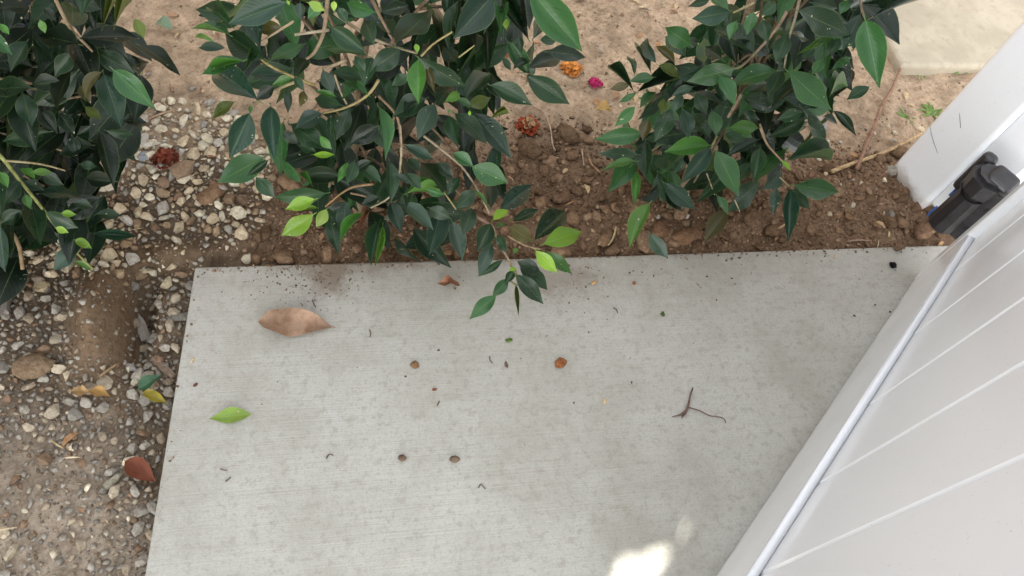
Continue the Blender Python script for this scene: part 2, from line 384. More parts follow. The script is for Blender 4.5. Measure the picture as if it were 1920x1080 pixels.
MP = Matrix(((r_.x, u.x, 0, Q.x), (r_.y, u.y, 0, Q.y), (0, 0, 1, 0), (0, 0, 0, 1)))
bm_obj('shaft', box_bm(MP, (0.0, 0.0, -0.25), (0.127, 0.127, 1.88), 0.012, 4), M_VINYL, post, True)
bm_obj('jamb_strip', box_bm(MP, (0.012, -0.085, 0.022), (0.07, -0.0005, 1.86), 0.002, 2), M_VINYL, post, True)
bm_obj('post_cap', box_bm(MP, (-0.008, -0.008, 1.88), (0.135, 0.135, 1.915), 0.01, 3), M_VINYL, post, True)
MPI = MP.inverted()
def post_pt(px, py, xv=-0.0006):
    d = ray(px, py); o = MPI @ CP; e = MPI.to_3x3() @ d; return MP @ (o + e * ((xv - o.x) / e.x))
for pts in (((1743, 232), (1746, 250), (1751, 268), (1758, 287)), ((1799, 212), (1800, 225), (1801, 240))):
    w3 = [post_pt(*q) for q in pts]; tube('scuff_mark', w3, [0.0003, 0.0006, 0.0006, 0.0003][:len(w3)], M_SCUFF, post, 4)

# hinge: barrel on a vertical axis between jamb and stile
hg = bpy.data.objects.new('hinge', None); hg.empty_display_size = 0.03; HA = Vector((1.233, 0.829, 0)); COL.objects.link(hg); hg.location = HA; keep(hg, gate)
def z_at(px, py, xy):                               # height on the vertical line through xy nearest to a pixel's ray
    d = ray(px, py); s = (xy.x * d.x + xy.y * d.y) / (d.x ** 2 + d.y ** 2); return CAM_H + d.z * s
zb, zt, zk = z_at(1778, 436, HA), z_at(1828, 362, HA), z_at(1862, 322, HA)
def cyl(name, r0, r1, z0, z1, parent, n=24, bev=0.003, flat=1.0):
    bm = bmesh.new(); bmesh.ops.create_cone(bm, cap_ends=True, segments=n, radius1=r0, radius2=r1, depth=z1 - z0)
    ed = [e for e in bm.edges if abs(e.verts[0].co.z - e.verts[1].co.z) < 1e-6]
    bmesh.ops.bevel(bm, geom=ed, offset=bev, segments=2, affect='EDGES')
    bmesh.ops.transform(bm, matrix=Matrix.Translation((HA.x, HA.y, (z0 + z1) / 2)) @ Matrix.Rotation(0.7, 4, 'Z') @ Matrix.Diagonal((1, flat, 1, 1)), verts=bm.verts)
    o = bm_obj(name, bm, M_BLACK, None, False); keep(o, parent); o.matrix_parent_inverse = Matrix.Translation(HA).inverted(); return o
def hbox(name, M, lo, hi, bev, mat=None):
    o = bm_obj(name, box_bm(M, lo, hi, bev, 3), mat or M_BLACK); o.parent = hg; o.matrix_parent_inverse = Matrix.Translation(HA).inverted(); return o
vh = Vector((HA.x, HA.y, 0)).normalized(); vr = Vector((vh.y, -vh.x, 0))          # seen from the slab: into depth, to the right
MV = Matrix(((vr.x, vh.x, 0, HA.x), (vr.y, vh.y, 0, HA.y), (0, 0, 1, 0), (0, 0, 0, 1)))
cyl('barrel', 0.029, 0.026, zb, zt, hg, 9, 0.006)
hbox('gate_flange', MV, (0.008, 0.0, zb - 0.006), (0.060, 0.040, zt + 0.03), 0.006)
cyl('upper_knuckle', 0.032, 0.038, zt + 0.002, zk - 0.004, hg, 8, 0.009)
hbox('pin_cap', MV @ Matrix.Translation((0, 0, zk)) @ Matrix.Rotation(0.4, 4, 'X') @ Matrix.Translation((0, 0, -zk)), (-0.008, -0.020, zk - 0.022), (0.046, 0.024, zk + 0.006), 0.010)
hbox('post_plate', MV, (-0.043, 0.02, zt - 0.045), (-0.012, 0.045, zk + 0.004), 0.011)
for zz in (zb + 0.03, zt - 0.02):
    hbox('screw', MV, (0.040, -0.004, zz), (0.050, 0.002, zz + 0.010), 0.002)
hbox('knuckle_collar', MV, (-0.033, 0.0, zt - 0.012), (0.03, 0.034, zt + 0.012), 0.006)
hbox('blue_tape', MV, (-0.033, 0.006, zb - 0.008), (-0.022, 0.03, zb + 0.008), 0.001, M_BLUE)
hbox('blue_tape', MV, (-0.032, 0.024, zb + 0.052), (-0.024, 0.04, zb + 0.066), 0.001, M_BLUE)

# ------------------------------------------------------------------ stones, clods, gravel
def hull(n, ax=(1, 0.8, 0.6), jit=0.2, seed=0):
    r = np.random.default_rng(seed); P = r.normal(size=(n, 3)); P /= np.linalg.norm(P, axis=1)[:, None]; P *= (1 - jit * r.random((n, 1)))
    P *= np.array(ax); bm = bmesh.new()
    for p in P: bm.verts.new(p)
    bmesh.ops.convex_hull(bm, input=bm.verts); bmesh.ops.triangulate(bm, faces=bm.faces)
    for v in [v for v in bm.verts if not v.link_faces]: bm.verts.remove(v)
    bm.verts.index_update(); V = np.array([v.co[:] for v in bm.verts]); Fc = np.array([[v.index for v in f.verts] for f in bm.faces]); bm.free()
    return V, Fc
STONES = [hull(19, (1, 0.6 + 0.35 * random.random(), 0.5 + 0.3 * random.random()), 0.18, i) for i in range(12)]
PEBBLES = [hull(11, (1, 0.6 + 0.35 * random.random(), 0.5 + 0.3 * random.random()), 0.2, 50 + i) for i in range(10)]
def stone_mesh(V, Fc, mat, name, smooth=False):
    me = bpy.data.meshes.new(name); me.from_pydata(V.tolist(), [], Fc.tolist()); me.materials.append(mat)
    me.polygons.foreach_set('use_smooth', [smooth] * len(me.polygons)); me.update(); return me
STONE_ME = [stone_mesh(V, Fc, M_STONE, 'stone') for V, Fc in STONES]
def lumpy(seed):
    bm = bmesh.new(); bmesh.ops.create_icosphere(bm, subdivisions=2, radius=1.0); r = np.random.default_rng(seed); o = r.random(3) * 50
    ax = (1.05, 0.55 + 0.4 * r.random(), 0.5 + 0.25 * r.random())
    for v in bm.verts:
        c = v.co; k = 1 + 0.75 * float(vnoise(np.array(c.x * 1.6 + o[0]), np.array(c.y * 1.6 + c.z * 1.3 + o[1]))) + 0.42 * float(vnoise(np.array(c.x * 4 + o[1]), np.array(c.y * 4 - c.z * 3.5 + o[2])))
        v.co = Vector((c.x * ax[0], c.y * ax[1], c.z * ax[2])) * k
    V = np.array([v.co[:] for v in bm.verts]); bm.verts.index_update(); Fc = np.array([[v.index for v in f.verts] for f in bm.faces]); bm.free(); return V, Fc
LUMPS = [lumpy(90 + i) for i in range(8)]; CLOD_ME = [stone_mesh(V, Fc, M_CLOD, 'soil_clod', True) for V, Fc in LUMPS]

def in_poly(px, py, poly):
    px = np.asarray(px); py = np.asarray(py); ins = np.zeros(px.shape, bool); n = len(poly)
    for i in range(n):
        x0, y0 = poly[i]; x1, y1 = poly[(i + 1) % n]
        cnd = ((y0 > py) != (y1 > py)) & (px < (x1 - x0) * (py - y0) / (y1 - y0 + 1e-9) + x0); ins ^= cnd
    return ins
def pts3(xy): return np.concatenate([xy, height(xy[:, 0], xy[:, 1])[:, None]], 1)

CREAM, BUFF, GREY, DGREY, TANB, BROWN = (0.62, 0.56, 0.43), (0.52, 0.43, 0.30), (0.42, 0.39, 0.34), (0.29, 0.27, 0.24), (0.37, 0.27, 0.17), (0.23, 0.155, 0.10)
def pick(pal, wts): return np.array(pal)[RNG.choice(len(pal), p=np.array(wts) / sum(wts))]
placed = []                                         # x, y, r
cell = {}
def free(x, y, r, k):
    ci, cj = int(math.floor(x / 0.03)), int(math.floor(y / 0.03))
    for i in range(ci - 2, ci + 3):
        for j in range(cj - 2, cj + 3):
            for (X, Y, R) in cell.get((i, j), ()):
                if (X - x) ** 2 + (Y - y) ** 2 < (k * (R + r)) ** 2: return False
    cell.setdefault((ci, cj), []).append((x, y, r)); return True
def grav_w(px, py, x, y):                           # how gravelly the ground is here
    A = np.array([(-900, 420), (-60, 300), (200, 205), (300, 190), (420, 190), (520, 290), (500, 420), (420, 470), (368, 505), (355, 560), (300, 860), (255, 1300), (-900, 1500)])
    w = in_poly(px, py, A.tolist()).astype(float)
    corner = (1 - sstep(110, 280, px)) * sstep(760, 900, py); w *= 1 - 0.78 * corner
    d1 = ((px - 185) / 62) ** 2 + ((py - 600) / 100) ** 2; d2 = ((px - 335) / 95) ** 2 + ((py - 466) / 30) ** 2
    w *= np.where((d1 < 1) | (d2 < 1), 0.15, 1.0)
    return w
big_s, big_c, rest = [], [], []
def scatter(N, rlo, rhi, wfun, pal, k=0.85, kind='s', lo=(-1.15, 0.05), hi=(2.0, 1.9)):
    xy = RNG.random((N, 2)) * (np.array(hi) - lo) + lo; d = slab_dist(xy[:, 0], xy[:, 1]); P = pts3(xy); px = to_px(P)
    w = wfun(px[:, 0], px[:, 1], xy[:, 0], xy[:, 1]) * (d > rlo * 0.7); kp = RNG.random(N) < w
    for i in np.nonzero(kp)[0]:
        r = rlo + (rhi - rlo) * RNG.random() ** 1.6
        if d[i] < r * 0.75 or not free(xy[i, 0], xy[i, 1], r, k): continue
        c = pal(px[i]) * (0.8 + 0.4 * RNG.random()) * (0.78 if kind != 'c' and r < 0.0055 else 1.0)
        inf = -20 < px[i, 0] < 1940 and -20 < px[i, 1] < 1100
        rest.append((xy[i, 0], xy[i, 1], P[i, 2], r, c, inf, kind))
def pal_g(p):
    if p[1] < 330: return pick([CREAM, BUFF, GREY, TANB], [6, 3, 2, 1])
    if p[1] < 520: return pick([CREAM, BUFF, GREY, TANB, BROWN], [3.5, 3.5, 2, 2.5, 1.2])
    return pick([CREAM, (0.42, 0.36, 0.27), (0.33, 0.305, 0.26), (0.25, 0.232, 0.20), (0.30, 0.245, 0.18), BROWN], [0.45, 2, 4, 3.2, 2.6, 1.2])
def pal_b(p): return pick([(0.27, 0.175, 0.108), (0.33, 0.225, 0.145), (0.20, 0.13, 0.08)], [3, 2, 2])
def pal_t(p): return pick([(0.55, 0.42, 0.30), (0.66, 0.57, 0.44), (0.26, 0.18, 0.12), (0.46, 0.38, 0.29)], [4, 1.5, 4, 3])
def w_g(px, py, x, y): return grav_w(px, py, x, y)
def w_gbig(px, py, x, y): return grav_w(px, py, x, y) * np.where(py > 640, 0.75, 1.0) * np.where(px < -60, 0.4, 1)
def w_b(px, py, x, y):
    w = sstep(250, 340, py + 60 * fbm(x, y, 7, 2)) * (px > 430) * (y < 1.2) * (px < 1760); w = np.clip(w + 0.8 * gauss(x, y, 0.42, 1.09, 0.14, 0.09) + 0.25 * gauss(x, y, 0.0, 1.12, 0.18, 0.1), 0, 1); w = w * (1 - 0.8 * grav_w(px, py, x, y)); return w * np.where(px > 1500, 0.7, 1)
def w_post(px, py, x, y): return ((px > 1480) & (px < 1720) & (py > 225) & (py < 430)).astype(float) * 0.6 + ((px > 420) & (px < 1500) & (py > 360)) * 0.12 + ((px > 230) & (px < 620) & (py > 120) & (py < 300)) * 0.25
def w_far(px, py, x, y): return (y > 0.83) * (0.2 + 0.8 * sstep(-0.05, 0.25, fbm(x, y, 6, 4)))
GL = dict(lo=(-1.1, 0.08), hi=(0.2, 1.35))
scatter(5000, 0.0105, 0.0160, lambda px, py, x, y: w_gbig(px, py, x, y) * np.where(py < 520, 1.0, 0.22), pal_g, 0.78, **GL)
scatter(14000, 0.0074, 0.0125, w_gbig, pal_g, 0.72)
scatter(240, 0.010, 0.021, w_b, pal_b, 0.85, 'c', (-0.2, 0.8), (1.4, 1.2))
scatter(26000, 0.0055, 0.0092, w_g, pal_g, 0.70, **GL)
scatter(2500, 0.005, 0.010, w_post, lambda p: pick([CREAM, BUFF, GREY, DGREY], [2, 3, 3, 2]))
scatter(9000, 0.0036, 0.0095, w_b, pal_b, 0.78, 'c', (-0.2, 0.8), (1.4, 1.2))
scatter(60000, 0.0024, 0.0056, w_g, pal_g, 0.70, **GL)
scatter(30000, 0.0018, 0.0046, w_b, pal_b, 0.78, 'f', (-0.2, 0.8), (1.4, 1.2))
scatter(5000, 0.004, 0.0085, lambda px, py, x, y: w_far(px, py, x, y) * 0.6, pal_t, 0.85, 'f')
scatter(40000, 0.0014, 0.0046, w_far, pal_t, 0.8, 'f')
scatter(14000, 0.0015, 0.003, lambda px, py, x, y: np.clip((x < -0.2) * (y < 1.25) * 1.0, 0, 1), pal_g, 0.8, 'f')
def rank(kind): return sorted([q for q in rest if q[6] == kind and q[5]], key=lambda q: -q[3])[:295]
top_s, top_c = rank('s'), rank('c'); topset = set(id(q) for q in top_s + top_c)
def place_piece(q, meshes, name):
    o = bpy.data.objects.new(name, meshes[RNG.integers(len(meshes))]); COL.objects.link(o); o.parent = ground
    s = q[3] * 1.2; o.location = (q[0], q[1], q[2] + s * (0.16 + 0.3 * RNG.random()))
    o.rotation_euler = (RNG.normal() * 0.35, RNG.normal() * 0.35, RNG.random() * 6.28); o.scale = (s, s, s * (0.85 + 0.3 * RNG.random())); o.color = (*q[4], 1)
for q in top_s: place_piece(q, STONE_ME, 'stone')
for q in top_c: place_piece(q, CLOD_ME, 'soil_clod')
def joined(name, items, shapes, mat, parent, lift=0.32):
    VV, FF, CC = [], [], []; off = 0
    for (x, y, z, r, c, _, _) in items:
        V, Fc = shapes[RNG.integers(len(shapes))]; a = RNG.random() * 6.28; t1, t2 = RNG.normal(size=2) * 0.5
        R = np.array(Matrix.Rotation(a, 3, 'Z') @ Matrix.Rotation(t1, 3, 'X') @ Matrix.Rotation(t2, 3, 'Y'))
        VV.append((V @ R.T) * r * 1.15 + np.array([x, y, z + r * lift])); FF.append(Fc + off); off += len(V); CC.append(np.tile(np.append(c, 1.0), (len(V), 1)))
    V = np.concatenate(VV); Fc = np.concatenate(FF); me = bpy.data.meshes.new(name)
    me.vertices.add(len(V)); me.vertices.foreach_set('co', V.ravel()); me.loops.add(Fc.size); me.loops.foreach_set('vertex_index', Fc.ravel().astype(np.int32))
    me.polygons.add(len(Fc)); me.polygons.foreach_set('loop_start', np.arange(0, Fc.size, 3, dtype=np.int32)); me.update(calc_edges=True)
    me.attributes.new('Col', 'FLOAT_COLOR', 'POINT').data.foreach_set('color', np.concatenate(CC).astype(np.float32).ravel())
    me.materials.append(mat); o = bpy.data.objects.new(name, me); COL.objects.link(o); o.parent = parent; setp(o, kind='stuff'); return o
joined('gravel', [q for q in rest if q[6] == 's' and id(q) not in topset], PEBBLES, M_GRAVEL, ground)
joined('soil_crumbs', [q for q in rest if q[6] in 'cf' and id(q) not in topset], PEBBLES, M_GRAVEL, ground)
# dry scraps and bits of straw lying about on the soil
lt_V, lt_F, lt_C = [], [], []
for _ in range(5200):
    x, y = RNG.uniform(-0.9, 1.9), RNG.uniform(0.3, 1.75)
    if slab_dist(np.array(x), np.array(y)) < 0.006 or (y < 0.83 and RNG.random() < 0.5) or RNG.random() > 0.16 + 0.16 * (vnoise(np.array(x * 6), np.array(y * 6)) > 0.1): continue
    z = float(height(x, y)) + 0.004 + 0.004 * RNG.random(); a = RNG.random() * 6.28; L = 0.004 + 0.012 * RNG.random() ** 2; w = L * (0.08 if RNG.random() < 0.55 else 0.4); w = max(w, 0.0007)
    ca_, sa_ = math.cos(a), math.sin(a); b = len(lt_V); c = np.array(random.choice(((0.52, 0.38, 0.22), (0.36, 0.22, 0.13), (0.24, 0.14, 0.09), (0.60, 0.50, 0.34), (0.42, 0.24, 0.12)))); bow = RNG.normal() * L * 0.25; t = RNG.normal() * 0.3
    for q, k in ((-1, 0.3), (-0.3, 1), (0.4, 0.9), (1, 0.2)):
        for sg in (-1, 1):
            u_ = q * L; v_ = sg * w * k + bow * (1 - q * q); lt_V.append((x + ca_ * u_ - sa_ * v_, y + sa_ * u_ + ca_ * v_, z + t * sg * w * k + 0.15 * L * (1 - q * q))); lt_C.append((*c, 1))
    lt_F += [(b, b + 1, b + 3, b + 2), (b + 2, b + 3, b + 5, b + 4), (b + 4, b + 5, b + 7, b + 6)]
o = mesh_obj('leaf_litter', lt_V, lt_F, M_GRAVEL, ground); o.data.attributes.new('Col', 'FLOAT_COLOR', 'POINT').data.foreach_set('color', np.array(lt_C, np.float32).ravel()); setp(o, kind='stuff')
# crumbs blown onto the slab
sl = []
def slab_crumbs(n, cx, cy, sx, sy, rlo, rhi):
    for _ in range(n):
        p = gp(cx + RNG.normal() * sx, cy + abs(RNG.normal()) * sy if sy > 0 else cy, 0.0)
        if p.y > 0.82 or p.x < slab_left(p.y) + 0.01: continue
        sl.append((p.x, p.y, 0.0, rlo + (rhi - rlo) * RNG.random() ** 2, pick([(0.15, 0.085, 0.05), (0.22, 0.13, 0.08), (0.10, 0.065, 0.045)], [3, 3, 1]), True, 'f'))
slab_crumbs(210, 600, 497, 50, 42, 0.0006, 0.0026); slab_crumbs(70, 520, 505, 90, 30, 0.0006, 0.002); slab_crumbs(90, 1060, 500, 40, 45, 0.0006, 0.0024)
slab_crumbs(90, 900, 500, 330, 22, 0.0006, 0.0024); slab_crumbs(60, 1000, 500, 350, 170, 0.0006, 0.0019); slab_crumbs(40, 1500, 480, 130, 60, 0.0006, 0.0022)
for _ in range(420):                                # soil and grit spilled over the far edge and the gravel edge
    if RNG.random() < 0.93: x_, y_ = RNG.uniform(-0.27, 1.25), 0.826 - abs(RNG.normal()) * 0.008
    else: y_ = RNG.uniform(0.3, 0.82); x_ = slab_left(y_) + 0.004 + abs(RNG.normal()) * 0.008
    sl.append((x_, y_, 0.0, 0.0007 + 0.0035 * RNG.random() ** 3, pick([(0.24, 0.15, 0.09), (0.32, 0.24, 0.16), (0.16, 0.1, 0.065)], [3, 2, 2]), True, 'f'))
for p in ((1372, 522), (1600, 592), (1640, 572), (1668, 585), (1602, 593), (1680, 470), (1325, 519), (1225, 518), (1184, 717), (822, 657), (1075, 756), (1180, 512), (1343, 563), (760, 706)):
    g = gp(*p, 0.0); sl.append((g.x, g.y, 0.0, 0.0028, np.array((0.10, 0.05, 0.035)), True, 'f'))
o = joined('slab_crumbs', sl, PEBBLES, M_GRAVEL, None, 0.4)

# ------------------------------------------------------------------ leaves
def leaf_mesh(name, fold, bend, wave, mat, shape=1.0, petiole=0.10, seed=0, curl=0.0, prof=None):
    r = np.random.default_rng(seed); NL, NW = 10, 4; V = []; UV = []; Fc = []; ph = r.random() * 6
    for i in range(NL + 1):
        x = i / NL; hw = 0.5 * (math.sin(math.pi * min(1, x ** (0.85 * shape))) ** 1.0) * (1 - 0.35 * x ** 5)
        if prof: hw = 0.5 * float(np.interp(x, np.linspace(0, 1, len(prof)), prof))
        if i in (0, NL): hw = 0.012
        for j in range(NW + 1):
            s = j / NW * 2 - 1; y = s * hw
            z = fold * abs(y) - bend * 4 * (x * (1 - x)) * -1 * 0.5 + wave * math.sin(x * 9 + ph + (2 if s > 0 else 0)) * abs(s) ** 2 * (hw + 0.05) + curl * abs(s) ** 2 * x
            V.append((x, y, z)); UV.append((j / NW, x))
    for i in range(NL):
        for j in range(NW):
            a = i * (NW + 1) + j; Fc.append((a, a + NW + 1, a + NW + 2, a + 1))
    if petiole:
        b = len(V)
        for (x, y, z) in ((-petiole, 0.012, -0.03), (-petiole, -0.012, -0.03), (0.02, -0.02, 0), (0.02, 0.02, 0), (-petiole / 2, 0, -0.05)): V.append((x, y, z)); UV.append((0.5, 0))
        Fc += [(b, b + 1, b + 2, b + 3), (b + 1, b + 4, b + 2), (b + 4, b, b + 3)]
    me = bpy.data.meshes.new(name); me.from_pydata(V, [], Fc); me.polygons.foreach_set('use_smooth', [True] * len(me.polygons))
    l = me.uv_layers.new(name='UVMap'); idx = np.empty(len(me.loops), int); me.loops.foreach_get('vertex_index', idx); l.data.foreach_set('uv', np.array(UV)[idx].ravel())
    me.materials.append(mat); me.update(); return me
LEAF_ME = [leaf_mesh('leaf', f, b, w, M_LEAF, s, 0.10, i) for i, (f, b, w, s) in enumerate(
    ((0.30, 0.05, 0.05, 1.0), (0.15, 0.12, 0.09, 1.05), (0.45, 0.08, 0.04, 0.95), (0.08, -0.04, 0.12, 1.0), (0.22, 0.16, 0.07, 1.1), (0.35, 0.02, 0.10, 0.9)))]
SLIM_ME = [leaf_mesh('leaf', 1.2, 0.10, 0.05, M_LEAF, 1.0, 0.08, 20), leaf_mesh('leaf', 0.9, 0.16, 0.08, M_LEAF, 1.0, 0.08, 21)]
LC = dict(d=(0.0135, 0.0370, 0.0165), k=(0.0065, 0.0165, 0.0085), t=(0.0140, 0.0375, 0.0240), g=(0.0270, 0.0840, 0.0280), m=(0.036, 0.110, 0.020), o=(0.055, 0.080, 0.014), b=(0.120, 0.235, 0.020), p=(0.19, 0.29, 0.055), a=(0.028, 0.054, 0.040), y=(0.33, 0.34, 0.05), r=(0.046, 0.042, 0.013), u=(0.060, 0.14, 0.026))  # k: near-black, shade of the shrub hollows put into the leaf colour
def zs(py): return float(np.interp(py, [-300, -150, 0, 150, 300, 450, 600, 700], [0.92, 0.78, 0.62, 0.45, 0.30, 0.15, 0.055, 0.03]))
def put_leaf(parent, b, t, wpx, col, zb_, zt_, tilt=0.25, var=None):
    B = gp(*b, zb_); T = gp(*t, zt_); ax = T - B; L = ax.length; ax.normalize(); mid = (B + T) / 2; dist = (CP - mid).length
    v = (CP - mid).normalized(); n = (v * 0.65 + Vector((0, 0, 1)) * 0.35 + Vector(RNG.normal(size=3) * tilt)); n = n - ax * n.dot(ax); n.normalize()
    W = min(wpx * dist / FOC, 0.58 * L); sd = n.cross(ax); slim = W / L < 0.26
    me = SLIM_ME[RNG.integers(2)] if slim else LEAF_ME[RNG.integers(6)]
    W *= 1.25 if slim else 1.0
    o = bpy.data.objects.new('leaf', me); COL.objects.link(o)
    M = Matrix(((ax.x * L, sd.x * W, n.x * L * 0.8, B.x), (ax.y * L, sd.y * W, n.y * L * 0.8, B.y), (ax.z * L, sd.z * W, n.z * L * 0.8, B.z), (0, 0, 0, 1)))
    o.parent = parent; o.matrix_world = M; o.matrix_basis = Matrix.Translation(-parent.location) @ M
    k = (0.7 + 0.65 * RNG.random()) * (0.85 if parent.name == 'shrub' and col[1] < 0.05 else 1.0); o.color = (col[0] * k, col[1] * k * (0.95 + 0.1 * RNG.random()), col[2] * k, 1); return o  # left shrub's deeper shade put into its leaf colour
def leaves_from(parent, origin, rows):
    ox, oy = origin
    for i, (bx, by, tx, ty, w, c) in enumerate(rows):
        b = (ox + bx / 4, oy + by / 4); t = (ox + tx / 4, oy + ty / 4); up = 0.02 + 0.012 * RNG.normal() + (0.06 if c in 'bpu' else 0.025 if c in 'gm' else 0)
        L = math.hypot(b[0] - t[0], b[1] - t[1]) / 1250
        zb_ = zs(b[1]) + up; zt_ = max(zb_ - L * (0.25 + 0.3 * RNG.random()), 0.02); put_leaf(parent, b, t, w / 4, LC[c], zb_, zt_)
        COUNT[parent.name] = COUNT.get(parent.name, 0) + 1
COUNT = {}
def stem(parent, origin, pts, w0, w1, mat=None, col=(0.22, 0.17, 0.11), dz=0.0, name='branch'):
    P = [gp(origin[0] + x / 4, origin[1] + y / 4, zs(origin[1] + y / 4) + dz) for x, y in pts]; S = spline(P, 4); n = len(S)
    d = (CP - P[0]).length / FOC / 2 / 4 * 0.85
    o = tube(name, S, [(w0 + (w1 - w0) * i / (n - 1)) * d for i in range(n)], mat or M_TWIG, parent, 6); o.color = (*col, 1); return o
def fill(parent, poly, n, cols, lo=0.03, hi=0.2, minlen=60, maxlen=100):
    xs = [p[0] for p in poly]; ys = [p[1] for p in poly]; k = 0
    while k < n:
        x, y = random.uniform(min(xs), max(xs)), random.uniform(min(ys), max(ys))
        if not in_poly(np.array([x]), np.array([y]), poly)[0]: continue
        z = zs(y) - random.uniform(lo, hi) * (1.0 if y < 350 else 0.5)
        if z < 0.04: z = 0.04
        a = random.gauss(math.pi / 2, 1.0) + (0.5 if x < sum(xs) / len(xs) else -0.5); L = random.uniform(minlen, maxlen)
        t = (x + math.cos(a) * L, y + math.sin(a) * L)
        if not in_poly(np.array([t[0]]), np.array([t[1]]), poly)[0] and random.random() < 0.9: continue
        put_leaf(parent, (x, y), t, L * random.uniform(0.36, 0.5), LC[random.choice(cols)], z, max(z - L / 1250 * random.uniform(0, 0.6), 0.03), 0.5); k += 1
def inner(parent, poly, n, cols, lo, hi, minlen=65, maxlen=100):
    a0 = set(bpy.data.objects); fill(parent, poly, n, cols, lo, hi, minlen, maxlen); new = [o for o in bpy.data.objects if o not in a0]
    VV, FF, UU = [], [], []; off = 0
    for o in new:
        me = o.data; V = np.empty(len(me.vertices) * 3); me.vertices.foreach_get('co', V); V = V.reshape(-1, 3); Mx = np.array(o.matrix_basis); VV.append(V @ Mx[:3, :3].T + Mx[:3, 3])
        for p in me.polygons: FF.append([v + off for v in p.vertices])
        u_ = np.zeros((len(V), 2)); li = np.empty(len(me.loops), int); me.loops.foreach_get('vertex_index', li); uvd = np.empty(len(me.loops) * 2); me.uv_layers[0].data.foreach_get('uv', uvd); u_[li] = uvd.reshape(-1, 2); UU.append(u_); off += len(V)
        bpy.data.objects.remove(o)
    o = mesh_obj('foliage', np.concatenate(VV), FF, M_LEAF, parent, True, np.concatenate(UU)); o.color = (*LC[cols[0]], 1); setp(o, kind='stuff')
def twigs(parent, base, poly, n, z0):
    xs = [p[0] for p in poly]; ys = [p[1] for p in poly]; k = 0
    while k < n:
        x, y = random.uniform(min(xs), max(xs)), random.uniform(min(ys), max(ys))
        if not in_poly(np.array([x]), np.array([y]), poly)[0]: continue
        E_ = gp(x, y, max(zs(y) - random.uniform(0.03, 0.12), 0.05)); zb_ = min(z0 + 0.6 * E_.z * random.random(), E_.z + 0.1)
        S_ = Vector((base.x, base.y, zb_)); mid = (S_ + E_) / 2 + Vector((0, 0, 0.04))
        o = tube('branch', spline([S_, mid, E_], 4), [0.0035 - 0.0002 * i for i in range(9)], M_TWIG, parent, 5); o.color = (0.19, 0.14, 0.09, 1); k += 1
def trunk(parent, pts, r0, r1):
    S = spline(pts, 4); tube('trunk', S, [r0 + (r1 - r0) * i / (len(S) - 1) for i in range(len(S))], M_BARK, parent, 9)

# ---- left bush
bl = gph(70, 470); bushL = empty('shrub', bl, 'dark shrub overhanging the gravel, cut off by the left edge', 'shrub', 'young glossy-leaved shrubs')
polyL = [(-150, -220), (190, -220), (195, 10), (235, 100), (320, 120), (285, 190), (235, 265), (215, 330), (195, 400), (140, 460), (60, 480), (-150, 560)]
leaves_from(bushL, (0, 0), [(600,290,1050,290,130,'k'),(1050,340,1350,565,170,'k'),(720,390,1010,550,130,'d'),(780,560,910,960,170,'t'),(850,525,1170,820,150,'g'),(540,195,530,20,170,'d'),(560,0,760,70,150,'k'),(590,330,290,265,170,'k'),
 (540,400,410,570,120,'d'),(200,310,80,540,180,'d'),(-150,250,90,410,150,'g'),(450,610,240,640,120,'k'),(240,660,-60,680,140,'d'),(170,700,240,950,150,'d'),(330,740,500,740,80,'k'),(370,990,20,1060,130,'d'),(760,540,640,740,140,'r'),(920,900,1100,920,100,'k'),
 (800,980,1010,1010,70,'d'),(1010,140,1080,290,80,'o'),(770,210,860,30,32,'o'),(860,200,990,10,40,'o'),(600,640,680,780,100,'r'),(0,60,200,60,150,'k'),(330,60,420,160,160,'k'),(300,150,340,250,60,'u'),(0,180,70,260,60,'m'),(300,830,430,1000,110,'k'),(450,850,560,1010,120,'k'),(640,800,760,900,70,'o')])
leaves_from(bushL, (0, 240), [(300,490,620,520,150,'t'),(180,400,330,470,110,'d'),(320,340,480,430,110,'d'),(240,330,390,330,50,'u'),(350,630,590,750,120,'d'),(460,640,570,650,50,'b'),(420,745,515,785,90,'b'),(560,840,690,905,120,'b'),(430,860,100,740,170,'a'),(700,790,1020,810,60,'t'),
 (560,900,400,1070,150,'a'),(0,740,40,1080,130,'a'),(750,30,850,440,140,'k'),(690,130,440,200,190,'k'),(600,270,730,290,60,'d'),(720,650,910,660,80,'d'),(150,400,20,580,170,'d'),(170,620,0,720,120,'d'),(190,500,230,610,70,'m'),(630,580,490,640,120,'k'),(860,400,640,380,110,'k'),
 (540,60,580,210,90,'k'),(260,380,150,300,60,'m'),(560,1000,690,1075,40,'u'),(0,330,60,450,80,'m'),(560,560,700,600,100,'d')])
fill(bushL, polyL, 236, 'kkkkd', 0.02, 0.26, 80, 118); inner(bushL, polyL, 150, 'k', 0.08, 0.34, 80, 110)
for pts, w0, w1, c in ((((-60, 150), (30, 240), (130, 370), (300, 580), (420, 740), (560, 920), (700, 1060)), 34, 18, (0.26, 0.28, 0.10)), (((40, 245), (300, 270), (490, 320)), 20, 12, (0.3, 0.26, 0.14)), (((-100, 600), (120, 830), (170, 1060)), 40, 30, (0.25, 0.18, 0.1))):
    stem(bushL, (0, 240), pts, w0, w1, None, c)
stem(bushL, (0, 0), ((400, -40), (520, 200), (640, 330), (780, 470), (860, 530)), 30, 16, None, (0.28, 0.22, 0.14))
trunk(bushL, [gph(20, 480) + Vector((0, 0, -0.03)), bl + Vector((-0.10, 0.04, 0.25)), bl + Vector((-0.13, 0.06, 0.6)), bl + Vector((-0.13, 0.06, 0.85))], 0.014, 0.006); twigs(bushL, bl + Vector((-0.1, 0.04, 0)), polyL, 12, 0.15)

